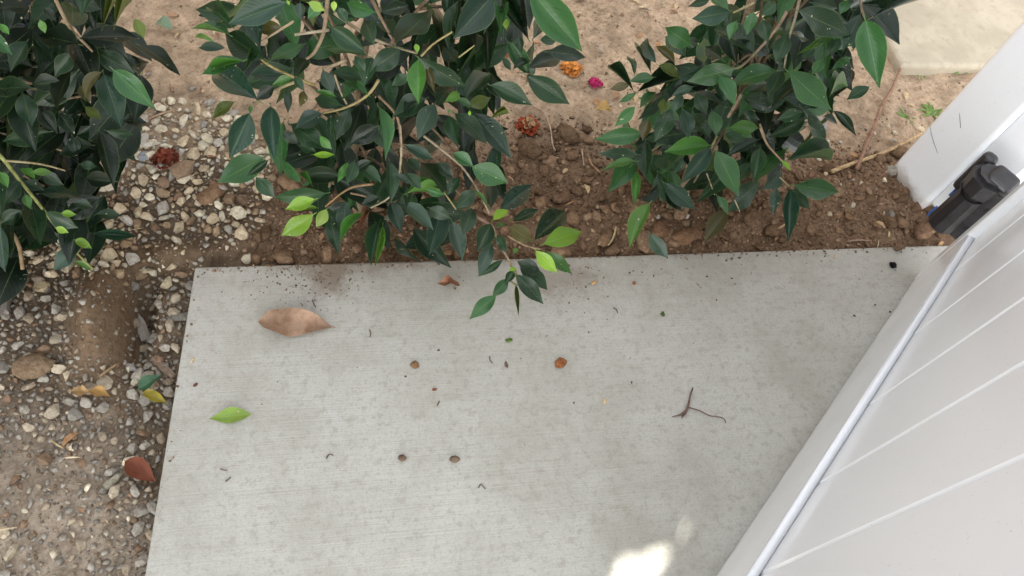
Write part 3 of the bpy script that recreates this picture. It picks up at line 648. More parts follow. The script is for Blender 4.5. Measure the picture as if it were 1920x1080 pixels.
# ---- centre bush
bc = gph(672, 395); bushC = empty('shrub', bc, 'largest shrub, in the middle, its lower twigs hanging over the slab edge', 'shrub', 'young glossy-leaved shrubs')
polyC = [(430, -220), (960, -220), (1000, 60), (1010, 140), (930, 290), (960, 370), (900, 440), (830, 470), (720, 470), (600, 430), (500, 330), (470, 250), (520, 190), (440, 120)]
leaves_from(bushC, (340, 0), [(780,20,355,180,180,'t'),(400,220,245,85,80,'g'),(360,260,70,215,120,'g'),(620,440,330,250,190,'d'),(330,360,130,360,70,'a'),(460,450,150,560,130,'g'),(460,460,210,540,50,'m'),(570,745,240,520,200,'t'),(400,765,235,890,100,'o'),(510,850,360,1190,175,'t'),(670,800,700,1200,140,'t'),
 (890,20,900,160,110,'a'),(1060,20,950,140,120,'g'),(750,200,570,240,110,'r'),(670,450,940,320,110,'g'),(790,570,520,560,110,'t'),(690,650,560,750,140,'k'),(830,590,680,640,70,'m'),(850,580,920,680,90,'d'),(850,580,960,440,100,'d'),(1390,415,1070,370,110,'g'),(1120,205,1380,385,140,'d'),(1450,90,1240,20,120,'g'),
 (1500,90,1700,40,100,'k'),(1610,320,1880,60,220,'d'),(1570,260,1500,140,130,'d'),(1640,370,1415,535,230,'d'),(1430,430,1370,650,140,'d'),(1775,450,1780,780,140,'m'),(1830,740,1580,880,180,'d'),(1140,540,1370,600,120,'d'),(1060,530,1140,700,110,'a'),(1400,710,1190,620,90,'g'),(1000,680,1170,730,45,'m'),
 (1200,790,1000,740,110,'d'),(1050,850,850,970,140,'t'),(1260,820,1160,1050,110,'d'),(1120,870,1120,1050,60,'d'),(820,930,1110,1130,160,'d'),(800,660,800,850,60,'k'),(920,680,890,800,80,'r'),(1480,800,1530,1200,110,'g'),(1470,950,1260,1080,180,'k'),(1760,330,1770,400,60,'b'),(515,790,520,850,60,'m'),(790,0,810,40,50,'b'),(1145,10,1145,90,60,'p'),
 (480,530,540,400,40,'m'),(950,20,1080,80,70,'p'),(1000,60,990,200,70,'o'),(700,130,740,150,60,'d'),(1180,60,1250,180,70,'d'),(1300,420,1380,540,110,'d'),(1560,600,1600,760,160,'d'),(1700,560,1580,640,120,'d')])
leaves_from(bushC, (340, 240), [(650,240,490,360,60,'d'),(560,370,700,520,120,'d'),(900,410,740,235,80,'g'),(980,430,880,350,40,'m'),(1080,490,700,520,140,'g'),(1000,535,780,610,100,'b'),(990,650,750,805,140,'b'),(1090,610,1010,745,110,'p'),(1020,600,910,615,40,'b'),(990,200,1150,200,50,'b'),(1040,60,1130,160,70,'m'),
 (1230,560,1210,810,120,'t'),(1110,650,1180,950,110,'d'),(1360,640,1190,850,60,'m'),(1490,700,1425,1035,80,'d'),(1510,730,1450,1045,42,'u'),(1660,565,1890,765,140,'a'),(1570,560,1650,790,120,'t'),(1600,350,1730,420,60,'a'),(1250,260,1170,410,60,'m'),(1350,290,1500,410,150,'d'),(1560,250,1570,560,120,'d'),(1300,250,1240,420,120,'d'),
 (1700,230,1800,330,120,'d'),(1420,250,1300,330,120,'k'),(880,130,1010,180,110,'d'),(760,30,880,120,80,'k'),(1650,440,1700,520,90,'d'),(1480,520,1350,580,90,'k')])
leaves_from(bushC, (700, 0), [(890,-30,600,290,230,'t'),(1170,-80,1565,385,240,'g'),(860,545,850,165,150,'d'),(960,280,960,80,80,'g'),(1160,290,930,0,140,'d'),(1160,280,1090,0,110,'k'),(1200,290,1260,130,100,'d'),(1250,300,1380,300,80,'d'),(1310,390,1590,430,130,'k'),(1050,520,1190,460,80,'d'),(1160,510,1410,430,140,'k'),(1150,570,1470,780,170,'d'),
 (880,640,1190,790,150,'d'),(690,750,880,550,150,'d'),(630,570,800,380,110,'d'),(620,460,520,350,120,'d'),(500,430,370,330,110,'k'),(480,790,610,620,150,'d'),(720,800,880,730,100,'o'),(590,720,590,770,60,'b'),(560,820,580,850,50,'m'),(720,830,725,870,50,'b'),(460,780,330,1050,150,'a'),(570,870,640,1110,110,'d'),(610,850,850,1080,150,'d'),
 (750,850,1040,1190,170,'t'),(880,890,1020,850,24,'o'),(770,380,770,250,80,'k'),(1000,220,1000,140,50,'b'),(1090,280,1110,400,70,'d'),(960,430,1030,530,60,'d'),(340,435,700,650,150,'d'),(0,330,-60,140,120,'d'),(400,500,460,700,60,'r'),(540,760,650,700,70,'u'),(620,740,740,800,60,'g')])
leaves_from(bushC, (700, 250), [(230,90,450,200,90,'t'),(540,430,360,220,180,'d'),(600,150,750,250,100,'g'),(740,250,1010,370,180,'g'),(880,560,880,350,100,'t'),(950,580,1190,385,150,'t'),(770,430,620,560,160,'d'),(770,430,860,550,40,'m'),(740,560,670,765,150,'d'),(590,660,670,950,130,'a'),(880,680,780,890,140,'d'),(890,820,790,1070,110,'a'),(970,950,780,1075,60,'d'),
 (900,650,1010,575,80,'b'),(1040,660,1240,570,80,'d'),(1020,700,1200,810,130,'r'),(1210,800,1440,580,170,'d'),(1280,830,1560,740,160,'b'),(1220,880,1380,1045,110,'b'),(1300,890,1490,1055,100,'m'),(1080,960,1250,1030,130,'d'),(920,690,990,680,40,'m'),(250,450,520,460,50,'m'),(400,420,540,460,60,'g'),(250,300,360,420,130,'d'),(640,330,560,460,110,'d'),(1050,900,1080,860,50,'u'),(420,560,580,640,120,'d'),(930,760,1000,900,80,'d'),(480,220,600,330,110,'k')])
leaves_from(bushC, (880, 500), [(330,30,270,130,80,'d'),(290,90,170,230,90,'g'),(200,215,0,395,115,'g'),(350,60,555,280,130,'d'),(440,30,585,175,130,'d'),(350,140,370,370,28,'o'),(300,30,350,10,40,'b'),(380,10,520,80,110,'d')])
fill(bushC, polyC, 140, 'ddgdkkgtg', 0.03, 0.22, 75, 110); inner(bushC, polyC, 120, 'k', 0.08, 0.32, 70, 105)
for og, pts, w0, w1, c in (((340, 0), ((1100, -60), (1070, 230), (1000, 390), (940, 440)), 42, 26, (0.27, 0.21, 0.14)), ((340, 0), ((1150, 100), (1400, 270), (1600, 350), (1770, 400)), 30, 20, (0.32, 0.27, 0.18)), ((340, 0), ((840, 160), (700, 250), (600, 310)), 25, 16, (0.32, 0.25, 0.16)), ((340, 0), ((540, 390), (660, 490), (850, 580), (1000, 640)), 20, 24, (0.34, 0.28, 0.12)),
    ((340, 0), ((540, 790), (720, 670), (900, 600)), 24, 26, (0.33, 0.28, 0.16)), ((340, 0), ((1060, 850), (1250, 800), (1400, 710), (1480, 600)), 18, 28, (0.34, 0.28, 0.13)), ((340, 0), ((1150, 560), (1190, 680), (1240, 780)), 20, 16, (0.33, 0.27, 0.17)), ((340, 0), ((1420, -20), (1500, 140), (1600, 330)), 34, 22, (0.24, 0.17, 0.12)), ((340, 0), ((1480, 720), (1620, 880), (1650, 1100)), 24, 26, (0.24, 0.17, 0.11)),
    ((340, 240), ((1640, -20), (1650, 200), (1620, 400), (1560, 520), (1420, 600)), 26, 16, (0.34, 0.29, 0.20)), ((340, 240), ((1080, 590), (1200, 490), (1300, 440), (1440, 420)), 14, 24, (0.3, 0.19, 0.10)), ((340, 240), ((1270, 490), (1370, 510), (1480, 550)), 16, 20, (0.33, 0.24, 0.15)), ((340, 0), ((850, 260), (1110, 225)), 22, 26, (0.34, 0.3, 0.22)), ((340, 0), ((1070, 520), (1240, 450)), 26, 30, (0.32, 0.26, 0.17)),
    ((700, 0), ((360, 420), (450, 330), (590, 240)), 22, 16, (0.33, 0.28, 0.13)), ((700, 0), ((1080, 545), (1180, 555)), 16, 14, (0.3, 0.27, 0.17)), ((700, 0), ((640, 430), (760, 340)), 18, 14, (0.3, 0.28, 0.13)), ((700, 250), ((380, 20), (560, 160), (680, 270), (790, 440), (870, 600)), 24, 16, (0.30, 0.25, 0.18)), ((700, 250), ((890, 690), (960, 850), (1020, 960), (1060, 1080)), 26, 18, (0.33, 0.24, 0.16)),
    ((700, 250), ((1010, 770), (1140, 840), (1260, 870)), 20, 18, (0.34, 0.25, 0.16)), ((700, 250), ((530, 440), (620, 570)), 14, 14, (0.3, 0.25, 0.12)), ((700, 250), ((765, 620), (890, 690)), 30, 26, (0.3, 0.2, 0.15)), ((880, 500), ((340, 20), (365, 140), (300, 100)), 22, 14, (0.3, 0.28, 0.1))):
    stem(bushC, og, pts, w0, w1, None, c, 0.012)
trunk(bushC, [bc + Vector((0, 0, -0.03)), gp(662, 285, 0.17), gp(668, 170, 0.33), gp(690, 40, 0.5), gp(700, -120, 0.72)], 0.0125, 0.006); twigs(bushC, bc + Vector((0, 0.0, 0)), polyC, 16, 0.2)

# ---- right bush
br = gph(1285, 372); bushR = empty('shrub', br, 'shrub beside the white post, its twigs clear of the slab', 'shrub', 'young glossy-leaved shrubs')
polyR = [(1330, -220), (1650, -220), (1620, 60), (1600, 190), (1520, 260), (1440, 340), (1390, 350), (1300, 390), (1220, 400), (1180, 290), (1150, 250), (1200, 170), (1300, 80), (1340, 40)]
leaves_from(bushR, (1080, 0), [(1155,85,870,140,140,'t'),(1000,0,840,50,60,'d'),(1140,70,1000,-20,90,'g'),(1330,90,1280,260,160,'g'),(860,340,670,205,150,'g'),(920,330,790,300,90,'k'),(820,420,670,270,120,'d'),(960,470,960,280,110,'g'),(1330,390,1040,220,200,'d'),(1090,440,970,350,110,'k'),(600,470,500,310,80,'a'),(560,540,480,345,80,'d'),(740,470,600,345,80,'r'),
 (620,490,780,580,90,'o'),(740,490,920,500,110,'t'),(440,560,375,410,65,'d'),(430,680,235,505,60,'d'),(580,580,400,610,80,'g'),(400,640,255,670,70,'r'),(460,690,760,600,110,'k'),(450,700,320,770,50,'g'),(600,690,480,810,110,'g'),(440,800,290,950,90,'g'),(1190,515,830,610,150,'g'),(1500,530,1150,650,175,'g'),(1600,540,1915,825,195,'g'),(1550,530,1440,740,120,'d'),
 (1580,260,1500,480,120,'d'),(1080,570,1190,790,160,'g'),(1110,790,800,700,150,'t'),(880,650,720,720,70,'a'),(790,700,740,840,80,'a'),(720,820,590,1060,140,'d'),(800,820,840,1040,120,'t'),(980,900,850,860,100,'d'),(1020,830,1050,1020,150,'g'),(1260,740,1470,800,130,'d'),(1150,960,1370,960,100,'m'),(1120,1000,1260,1060,90,'d'),(490,1000,135,1045,130,'g'),(540,900,500,1060,110,'r'),
 (1700,840,1510,900,90,'d'),(1720,890,1440,1030,105,'d'),(1740,860,1830,980,70,'d'),(1880,560,1910,680,70,'d'),(1200,160,1150,300,110,'g'),(1400,150,1440,320,130,'d'),(1300,200,1360,100,120,'k'),(1450,380,1500,260,110,'d'),(660,740,640,860,90,'o'),(900,700,980,860,130,'d'),(1290,690,1440,620,120,'d'),(1200,300,1330,400,130,'k'),(560,780,680,700,90,'k'),(700,900,800,1000,110,'k'),(1250,840,1380,900,120,'d')])
leaves_from(bushR, (1440, 0), [(790,125,1160,-5,135,'d'),(700,30,880,55,60,'d'),(730,150,835,660,190,'g'),(690,110,560,390,110,'t'),(230,80,630,265,180,'d'),(180,250,310,300,110,'d'),(540,290,440,430,110,'d'),(230,400,380,320,40,'u'),(760,650,590,750,90,'d'),(470,710,600,650,40,'g'),(490,830,660,1020,70,'d'),(420,870,520,930,80,'d'),(350,360,250,440,120,'d'),(60,30,-60,120,140,'d'),(330,20,520,60,120,'d'),(600,0,540,110,90,'g'),(410,450,330,560,90,'g'),(620,430,480,520,70,'g')])
leaves_from(bushR, (1080, 240), [(460,200,170,190,100,'d'),(450,250,200,320,80,'m'),(520,100,530,390,140,'d'),(1000,130,660,180,145,'m'),(1010,150,790,415,130,'t'),(1050,170,1215,510,170,'g'),(1360,90,1130,210,90,'a'),(1380,150,1330,400,110,'d'),(1540,330,1390,460,140,'a'),(1580,245,1910,245,100,'d'),(1540,250,1610,320,40,'b'),(1640,430,1970,480,150,'g'),(1610,460,1755,610,100,'d'),(1610,460,1590,860,110,'t'),
 (1500,450,1470,650,80,'a'),(660,410,890,610,130,'t'),(670,480,790,620,110,'k'),(460,330,440,590,70,'m'),(490,540,610,420,110,'k'),(550,570,400,900,140,'u'),(550,790,690,980,110,'a'),(800,230,720,350,90,'d'),(1130,620,960,860,130,'r'),(1060,510,1140,650,80,'g'),(1300,260,1200,420,100,'d'),(600,300,700,230,100,'d'),(1000,60,900,-60,120,'d')])
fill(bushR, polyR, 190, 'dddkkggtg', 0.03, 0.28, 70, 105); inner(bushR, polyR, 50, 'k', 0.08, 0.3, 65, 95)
for og, pts, w0, w1, c in (((1440, 0), ((250, -60), (200, 150), (160, 280), (120, 510)), 28, 18, (0.36, 0.32, 0.24)), ((1440, 0), ((690, -60), (700, 60), (730, 150)), 22, 16, (0.3, 0.24, 0.17)), ((1080, 0), ((1580, 90), (1500, 220), (1390, 350), (1250, 490), (1180, 515)), 30, 18, (0.28, 0.22, 0.15)), ((1080, 0), ((1340, 20), (1180, 95)), 22, 16, (0.34, 0.3, 0.17)), ((1080, 0), ((1240, 710), (1140, 880)), 34, 30, (0.24, 0.19, 0.13)),
    ((1080, 0), ((1380, 930), (1430, 1080)), 18, 18, (0.33, 0.24, 0.17)), ((1080, 240), ((1380, 0), (1440, 130), (1550, 250)), 20, 16, (0.36, 0.26, 0.16)), ((1080, 240), ((1060, 60), (1020, 130)), 20, 14, (0.32, 0.33, 0.14)), ((1080, 240), ((980, 340), (1040, 500)), 12, 10, (0.36, 0.28, 0.18)), ((1080, 240), ((1530, 370), (1600, 440)), 14, 12, (0.36, 0.3, 0.16)), ((1080, 240), ((1190, 540), (1230, 630)), 12, 10, (0.4, 0.32, 0.22))):
    stem(bushR, og, pts, w0, w1, None, c, 0.01)
trunk(bushR, [br + Vector((0, 0, -0.03)), gp(1305, 280, 0.16), gp(1350, 170, 0.33), gp(1400, 40, 0.52), gp(1430, -120, 0.74)], 0.0125, 0.006); twigs(bushR, br, polyR, 16, 0.2)

# ------------------------------------------------------------------ loose things
def lone_leaf(name, b, t, wpx, col, label, cat, z=None, lift=0.004, mat=M_DRY, fold=0.25, bend=0.10, wave=0.15, seed=3, tiplift=0.0, petiole=0.10, group=None, prof=None):
    B = gp(*b, z) if z is not None else gph(*b, 0.008); T = gp(*t, z) if z is not None else gph(*t, 0.008)
    B = B + Vector((0, 0, lift)); T = T + Vector((0, 0, lift + tiplift)); ax = T - B; L = ax.length; ax.normalize(); n = Vector((0, 0, 1)); n = n - ax * n.dot(ax); n.normalize(); sd = n.cross(ax)
    W = wpx * (CP - B).length / FOC * 1.08
    me = leaf_mesh(name, fold, bend, wave, mat, 1.0, petiole, seed, 0.0, prof)
    o = bpy.data.objects.new(name, me); COL.objects.link(o)
    o.matrix_world = Matrix(((ax.x * L, sd.x * W, n.x * L, B.x), (ax.y * L, sd.y * W, n.y * L, B.y), (ax.z * L, sd.z * W, n.z * L, B.z), (0, 0, 0, 1)))
    o.color = (*col, 1); setp(o, label, cat, group); return o
lone_leaf('dry_leaf', (622, 614), (485, 606), 55, (0.33, 0.215, 0.145), 'large dry tan leaf lying alone on the concrete slab', 'leaf', 0.0, 0.003, M_DRY, 0.16, 0.06, 0.16, 5, 0.003, 0.08, None, [0.03, 0.34, 0.56, 0.66, 0.76, 0.9, 1.0, 0.98, 0.82, 0.56, 0.18])
lone_leaf('green_leaf', (470, 777), (392, 786), 27, (0.17, 0.27, 0.05), 'small fresh green leaf lying on the slab near its left edge', 'leaf', 0.0, 0.002, M_LEAF, 0.12, 0.03, 0.06, 6)
lone_leaf('dry_leaf', (238, 868), (296, 908), 32, (0.15, 0.045, 0.022), 'glossy reddish brown leaf on gravel against the slab edge', 'leaf', None, 0.012, M_DRY, 0.35, 0.15, 0.1, 7)
lone_leaf('green_leaf', (262, 736), (305, 708), 22, (0.035, 0.09, 0.05), 'dark green leaf on the gravel beside a cream pebble', 'leaf', None, 0.012, M_LEAF, 0.3, 0.1, 0.1, 8)
lone_leaf('dry_leaf', (270, 740), (316, 760), 17, (0.26, 0.22, 0.035), 'yellowish green leaf tucked under the dark leaf on gravel', 'leaf', None, 0.008, M_LEAF, 0.5, 0.1, 0.2, 9)
lone_leaf('dry_leaf', (172, 742), (138, 738), 17, (0.36, 0.24, 0.11), 'torn tan leaf piece lying on gravel, the left one', 'leaf', None, 0.012, M_DRY, 0.5, 0.1, 0.3, 10, 0, 0)
lone_leaf('dry_leaf', (170, 740), (212, 750), 16, (0.40, 0.25, 0.09), 'curled orange tan leaf piece on gravel, the right one', 'leaf', None, 0.014, M_DRY, 0.8, 0.2, 0.3, 11, 0, 0)
lone_leaf('dry_leaf', (1113, 214), (1147, 216), 17, (0.55, 0.38, 0.15), 'pale yellow dry leaf on soil left of the right shrub', 'leaf', None, 0.012, M_DRY, 0.8, 0.2, 0.25, 12, 0, 0)
lone_leaf('dry_leaf', (710, 392), (670, 450), 15, (0.24, 0.115, 0.06), 'rusty brown curled leaf under the middle shrub', 'leaf', None, 0.02, M_DRY, 0.9, 0.25, 0.2, 13)
lone_leaf('dry_leaf', (1152, 335), (1182, 358), 14, (0.33, 0.20, 0.12), 'curled pinkish brown leaf on dark soil under the right shrub', 'leaf', None, 0.014, M_DRY, 0.6, 0.2, 0.2, 14)
lone_leaf('green_leaf', (1142 - 775, 78), (370 + 35, 88), 10, (0.10, 0.20, 0.05), 'slender green leaf lying on soil left of the middle shrub', 'leaf', None, 0.012, M_LEAF, 0.4, 0.1, 0.1, 15)
lone_leaf('dry_leaf', (296, 48), (326, 62), 22, (0.12, 0.19, 0.13), 'grey green fallen leaf on the tan soil between left and middle shrubs', 'leaf', None, 0.012, M_LEAF, 0.3, 0.2, 0.2, 16)
lone_leaf('dry_leaf', (1105, 92), (1135, 104), 13, (0.42, 0.33, 0.25), 'pale grey brown dry leaf on the bare soil above the orange flower', 'leaf', None, 0.012, M_DRY, 0.4, 0.2, 0.2, 17)
lone_leaf('dry_leaf', (1178 - 26, 466), (1536, 452), 10, (0.3, 0.2, 0.1), 'x', 'leaf', None, 0.01) if False else None

def ruffle(name, px, py, rpx, col, label, z=None, n=46, h=0.6, seed=0, col2=None):
    C0 = gph(px, py, 0.004) if z is None else gp(px, py, z); R = rpx * (CP - C0).length / FOC
    t = empty(name, C0, label, 'flower head'); r = np.random.default_rng(seed)
    for part, cnt, rr, hh, cc in (('petals', n, 1.0, 0.55, col), ('inner_petals', n // 2, 0.55, 0.8, col2 or tuple(min(1, q * 1.3) for q in col))):
        V, Fc = [], []
        for k in range(cnt):
            a = r.random() * 6.283; rad = R * rr * (0.25 + 0.6 * math.sqrt(r.random())); w = R * (0.18 + 0.16 * r.random()); ln = R * (0.22 + 0.2 * r.random()); z0 = R * h * hh * (0.2 + 0.9 * r.random()) * (1.15 - rad / R)
            cx, cy = math.cos(a), math.sin(a); b = len(V); ti = r.normal() * 0.6
            for (s, l, zz) in ((-1, 0, 0), (1, 0, 0), (-1.2, 0.6, 0.35), (0, 0.55, 0.12), (1.2, 0.6, 0.3), (-0.6, 1, 0.1), (0.7, 1, 0.25)):
                d = rad + l * ln - ln / 2; V.append((cx * d - cy * s * w / 2 + r.normal() * R * 0.03, cy * d + cx * s * w / 2 + r.normal() * R * 0.03, z0 + zz * R * 0.5 + ti * s * w * 0.3))
            Fc += [(b, b + 1, b + 3), (b, b + 3, b + 2), (b + 1, b + 4, b + 3), (b + 2, b + 3, b + 5), (b + 3, b + 6, b + 5), (b + 3, b + 4, b + 6)]
        o = mesh_obj(part, V, Fc, M_PETAL, t, True); o.color = (*cc, 1)
    V, Fc = LUMPS[seed % 8]; o = mesh_obj('flower_core', V * R * np.array([0.62, 0.62, 0.42]) + np.array([0, 0, R * 0.1]), Fc.tolist(), M_PETAL, t, True); o.color = (*[q * 0.6 for q in col], 1)
    return t
ruffle('flower_head', 1071, 130, 22, (0.62, 0.25, 0.06), 'faded orange flower head on the soil above the pink one', None, 50, 0.6, 1)
ruffle('flower_head', 1115, 157, 15, (0.48, 0.035, 0.14), 'small magenta pink flower head lying on the soil', None, 40, 0.6, 2)
ruffle('flower_head', 989, 237, 24, (0.36, 0.075, 0.03), 'rusty red dried flower head with pale centre below the other two', None, 54, 0.55, 3, (0.42, 0.27, 0.15))
ruffle('flower_head', 310, 298, 25, (0.19, 0.05, 0.028), 'dark crumpled reddish flower head lying on the gravel', None, 60, 0.6, 4)
ruffle('flower_head', 950, 101, 10, (0.5, 0.2, 0.07), 'small orange flower remnant half hidden by the middle shrub', None, 26, 0.6, 5)

def lump(name, px, py, rx, ry, col, label, cat, rot=0.0, shape='c', flat=0.6, z=None, seed=0, group=None, sink=0.25):
    P = gp(px, py, z) if z is not None else gph(px, py); k = (CP - P).length / FOC
    me = (CLOD_ME if shape == 'c' else STONE_ME)[seed % (8 if shape == 'c' else 12)]
    o = bpy.data.objects.new(name, me); COL.objects.link(o); hz = min(rx, ry) * k * flat
    o.location = P + Vector((0, 0, hz * (1 - 2 * sink))); o.rotation_euler = (0, 0, rot); o.scale = (rx * k, ry * k * 1.15, hz * 1.3); o.color = (*col, 1); return setp(o, label, cat, group)
CB = (0.28, 0.20, 0.13)
lump('soil_clod', 70, 690, 34, 26, CB, 'large flat brown clod among gravel below the soil ridge', 'clod', 0.2, 'c', 0.5, None, 1)
lump('brown_stone', 345, 322, 30, 22, (0.27, 0.19, 0.125), 'large smooth brown stone beside the dark red flower head', 'stone', 0.5, 's', 0.6, None, 2)
lump('brown_stone', 308, 345, 13, 24, (0.28, 0.19, 0.125), 'upright oblong brown stone left of the large smooth one', 'stone', 0.1, 's', 0.7, None, 3)
lump('brown_stone', 400, 365, 24, 20, (0.32, 0.205, 0.125), 'angular brown clod below the large smooth stone', 'stone', 0.8, 'c', 0.6, None, 3)
lump('pale_stone', 283, 271, 25, 13, (0.55, 0.51, 0.42), 'long flat cream stone above the dark red flower head', 'stone', 0.15, 's', 0.6, None, 5)
lump('blue_stone', 272, 297, 13, 15, (0.28, 0.30, 0.32), 'bluish grey pebble touching the dark red flower head', 'stone', 0.3, 's', 0.7, None, 6)
lump('pale_stone', 388, 272, 16, 11, (0.60, 0.57, 0.47), 'whitish oval stone at the top of the gravel', 'stone', 0.0, 's', 0.7, None, 7)
lump('pale_stone', 463, 488, 13, 11, (0.55, 0.50, 0.38), 'cream wedge shaped stone touching the far slab edge', 'stone', 0.9, 's', 0.8, None, 8)
lump('pale_stone', 257, 717, 15, 13, (0.50, 0.46, 0.36), 'rounded cream pebble beside the dark green fallen leaf', 'stone', 0.2, 's', 0.8, None, 9)
lump('pale_stone', 312, 532, 15, 14, (0.46, 0.40, 0.27), 'rounded buff stone near the slab corner', 'stone', 0.2, 's', 0.7, None, 10)
lump('pale_stone', 80, 540, 17, 12, (0.44, 0.37, 0.23), 'tan lozenge stone beside the weathered wood', 'stone', -0.3, 's', 0.7, None, 11)
lump('grey_stone', 208, 906, 24, 13, (0.30, 0.285, 0.22), 'large pointed grey stone below the reddish brown leaf', 'stone', 0.9, 's', 0.6, None, 4)
lump('grey_stone', 340, 596, 26, 13, (0.20, 0.195, 0.17), 'dark flaky grey stone beside the slab edge', 'stone', 0.1, 's', 0.5, None, 0)
lump('grey_stone', 242, 690, 17, 11, (0.29, 0.28, 0.27), 'flat grey stone above the rounded cream pebble', 'stone', -0.4, 's', 0.5, None, 6)
lump('grey_stone', 1536, 240, 16, 22, (0.33, 0.30, 0.28), 'smooth rounded grey stone right of the right shrub', 'stone', 0.1, 's', 0.9, None, 1)
lump('pale_stone', 1520, 276, 13, 13, (0.62, 0.52, 0.40), 'cream pink stone below the smooth grey one', 'stone', 0.1, 's', 0.7, None, 4)
lump('grey_stone', 1670, 322, 15, 12, (0.30, 0.28, 0.24), 'grey stone near the foot of the post', 'stone', 0.1, 's', 0.7, None, 8)
lump('grey_stone', 1670, 404, 12, 11, (0.27, 0.24, 0.21), 'round grey pebble in dark soil below the post', 'stone', 0.1, 's', 0.7, None, 9)
lump('pale_stone', 1286, 408, 10, 7, (0.70, 0.66, 0.60), 'bright white stone chip on dark soil under the right shrub', 'stone', 0.3, 's', 0.7, None, 2)
lump('soil_clod', 1282, 450, 27, 24, (0.26, 0.155, 0.092), 'largest round clod at the far slab edge', 'clod', 0.1, 'c', 0.75, None, 4)
lump('soil_clod', 1235, 434, 22, 17, (0.25, 0.145, 0.088), 'reddish clod left of the largest round one', 'clod', 0.4, 'c', 0.7, None, 5)
lump('soil_clod', 1730, 437, 18, 15, (0.28, 0.175, 0.11), 'rounded clod beside the blue tape of the hinge', 'clod', 0.4, 'c', 0.7, None, 6)
lump('soil_clod', 1145, 350, 17, 20, (0.21, 0.13, 0.08), 'upright dark clod left of the curled pinkish leaf', 'clod', 0.4, 'c', 0.7, None, 7)
lump('soil_clod', 1580 - 130, 430, 20, 16, (0.2, 0.125, 0.078), 'dark clod right of the hanging leaf near the slab edge', 'clod', 0.4, 'c', 0.7, None, 2)
lump('soil_clod', 1682, 466, 9, 8, (0.20, 0.13, 0.085), 'small clod sitting on the slab near the gate', 'clod', 0.4, 'c', 0.9, 0.0, 1, None, 0.1)
lump('pebble', 755, 860, 7.5, 7, (0.21, 0.145, 0.10), 'left of two small round brown seeds on the slab', 'seed', 0, 'c', 0.6, 0.0, 1, None, 0.05)
lump('pebble', 852, 861, 8, 8, (0.22, 0.16, 0.115), 'right of two small round brown seeds on the slab', 'seed', 0, 'c', 0.6, 0.0, 2, None, 0.05)
lump('husk', 1114, 531, 8, 6, (0.48, 0.30, 0.15), 'tan seed husk on the slab right of the drooping twig', 'husk', 0.5, 's', 0.7, 0.0, 3, None, 0.05)
lump('husk', 1189, 532, 5, 7, (0.30, 0.12, 0.06), 'small reddish husk on the slab near its far edge', 'husk', 0.2, 's', 0.7, 0.0, 5, None, 0.05)
lump('husk', 1050, 682, 10, 11, (0.36, 0.15, 0.06), 'rusty orange husk in the middle of the slab', 'husk', 0.5, 'c', 0.4, 0.0, 6, None, 0.05)
lump('husk', 777, 685, 7, 8, (0.30, 0.18, 0.10), 'brown crumb on the slab below the large dry leaf tip', 'husk', 0.5, 'c', 0.5, 0.0, 7, None, 0.05)
lump('wood_chip', 1133, 753, 4.5, 8, (0.62, 0.50, 0.30), 'pale yellow wood chip on the middle of the slab', 'chip', -0.3, 's', 0.5, 0.0, 8, None, 0.05)
lump('bud', 953, 640, 6.5, 6, (0.11, 0.20, 0.04), 'green fallen bud on the slab, the larger one', 'bud', 0, 'c', 0.8, 0.0, 4, None, 0.05)
lump('bud', 1242, 590, 4, 5, (0.10, 0.18, 0.05), 'tiny green bud on the slab towards the gate', 'bud', 0, 'c', 0.8, 0.0, 5, None, 0.05)
lump('wood_chip', 361, 677, 3.5, 9, (0.60, 0.48, 0.30), 'thin straw coloured chip at the left of the slab', 'chip', -0.3, 's', 0.5, 0.0, 9, None, 0.05)
lump('bark_flake', 948, 683, 5, 9, (0.16, 0.10, 0.075), 'dark bark flake on the slab below the green bud', 'flake', 0.3, 's', 0.4, 0.0, 10, None, 0.05)
lump('bark_flake', 367, 722, 3.5, 6, (0.12, 0.05, 0.04), 'tiny dark red flake near the slab left edge', 'flake', -0.8, 's', 0.4, 0.0, 1, None, 0.05)
lump('bark_flake', 815, 731, 7, 4, (0.22, 0.08, 0.04), 'reddish flake on the slab below the brown crumb', 'flake', 0.1, 's', 0.4, 0.0, 2, None, 0.05)
lump('ant_debris', 1673, 499, 5, 8, (0.015, 0.012, 0.015), 'black speck of debris on the slab near the gate', 'debris', 0.1, 'c', 0.9, 0.0, 3, None, 0.05)
lone_leaf('dry_leaf', (862, 536), (818, 534), 17, (0.24, 0.11, 0.06), 'crumpled red brown leaf scrap near the far slab edge', 'leaf', 0.0, 0.003, M_DRY, 0.5, 0.2, 0.35, 18, 0, 0)

def chunk(name, px, py, lx, ly, hz, col, label, cat, rot, mat=M_DRY):
    P = gph(px, py); k = (CP - P).length / FOC; bm = bmesh.new(); bmesh.ops.create_cube(bm, size=1.0); bmesh.ops.subdivide_edges(bm, edges=bm.edges[:], cuts=3, use_grid_fill=True)
    for v in bm.verts:
        c = v.co; t_ = 1 - 0.25 * abs(c.y) * 2; v.co = Vector((c.x * lx * k * t_, c.y * ly * k, c.z * hz * k)) + Vector(RNG.normal(size=3) * 0.06 * min(lx, hz) * k)
    o = bm_obj(name, bm, mat, None, False); o.location = P + Vector((0, 0, hz * k * 0.35)); o.rotation_euler = (0, 0, rot); o.color = (*col, 1); return setp(o, label, cat)
chunk('wood_chunk', 10, 545, 24, 95, 22, (0.22, 0.205, 0.19), 'weathered grey wood chunk at the left edge on gravel', 'wood', 0.12)
chunk('wood_chip', 262, 612, 20, 62, 9, (0.30, 0.27, 0.24), 'pinkish grey split wood chip beside the soil ridge', 'wood', 0.5)
chunk('wood_chip', 244, 590, 16, 34, 8, (0.33, 0.19, 0.13), 'reddish end piece lying against the grey wood chip', 'wood', 0.25)
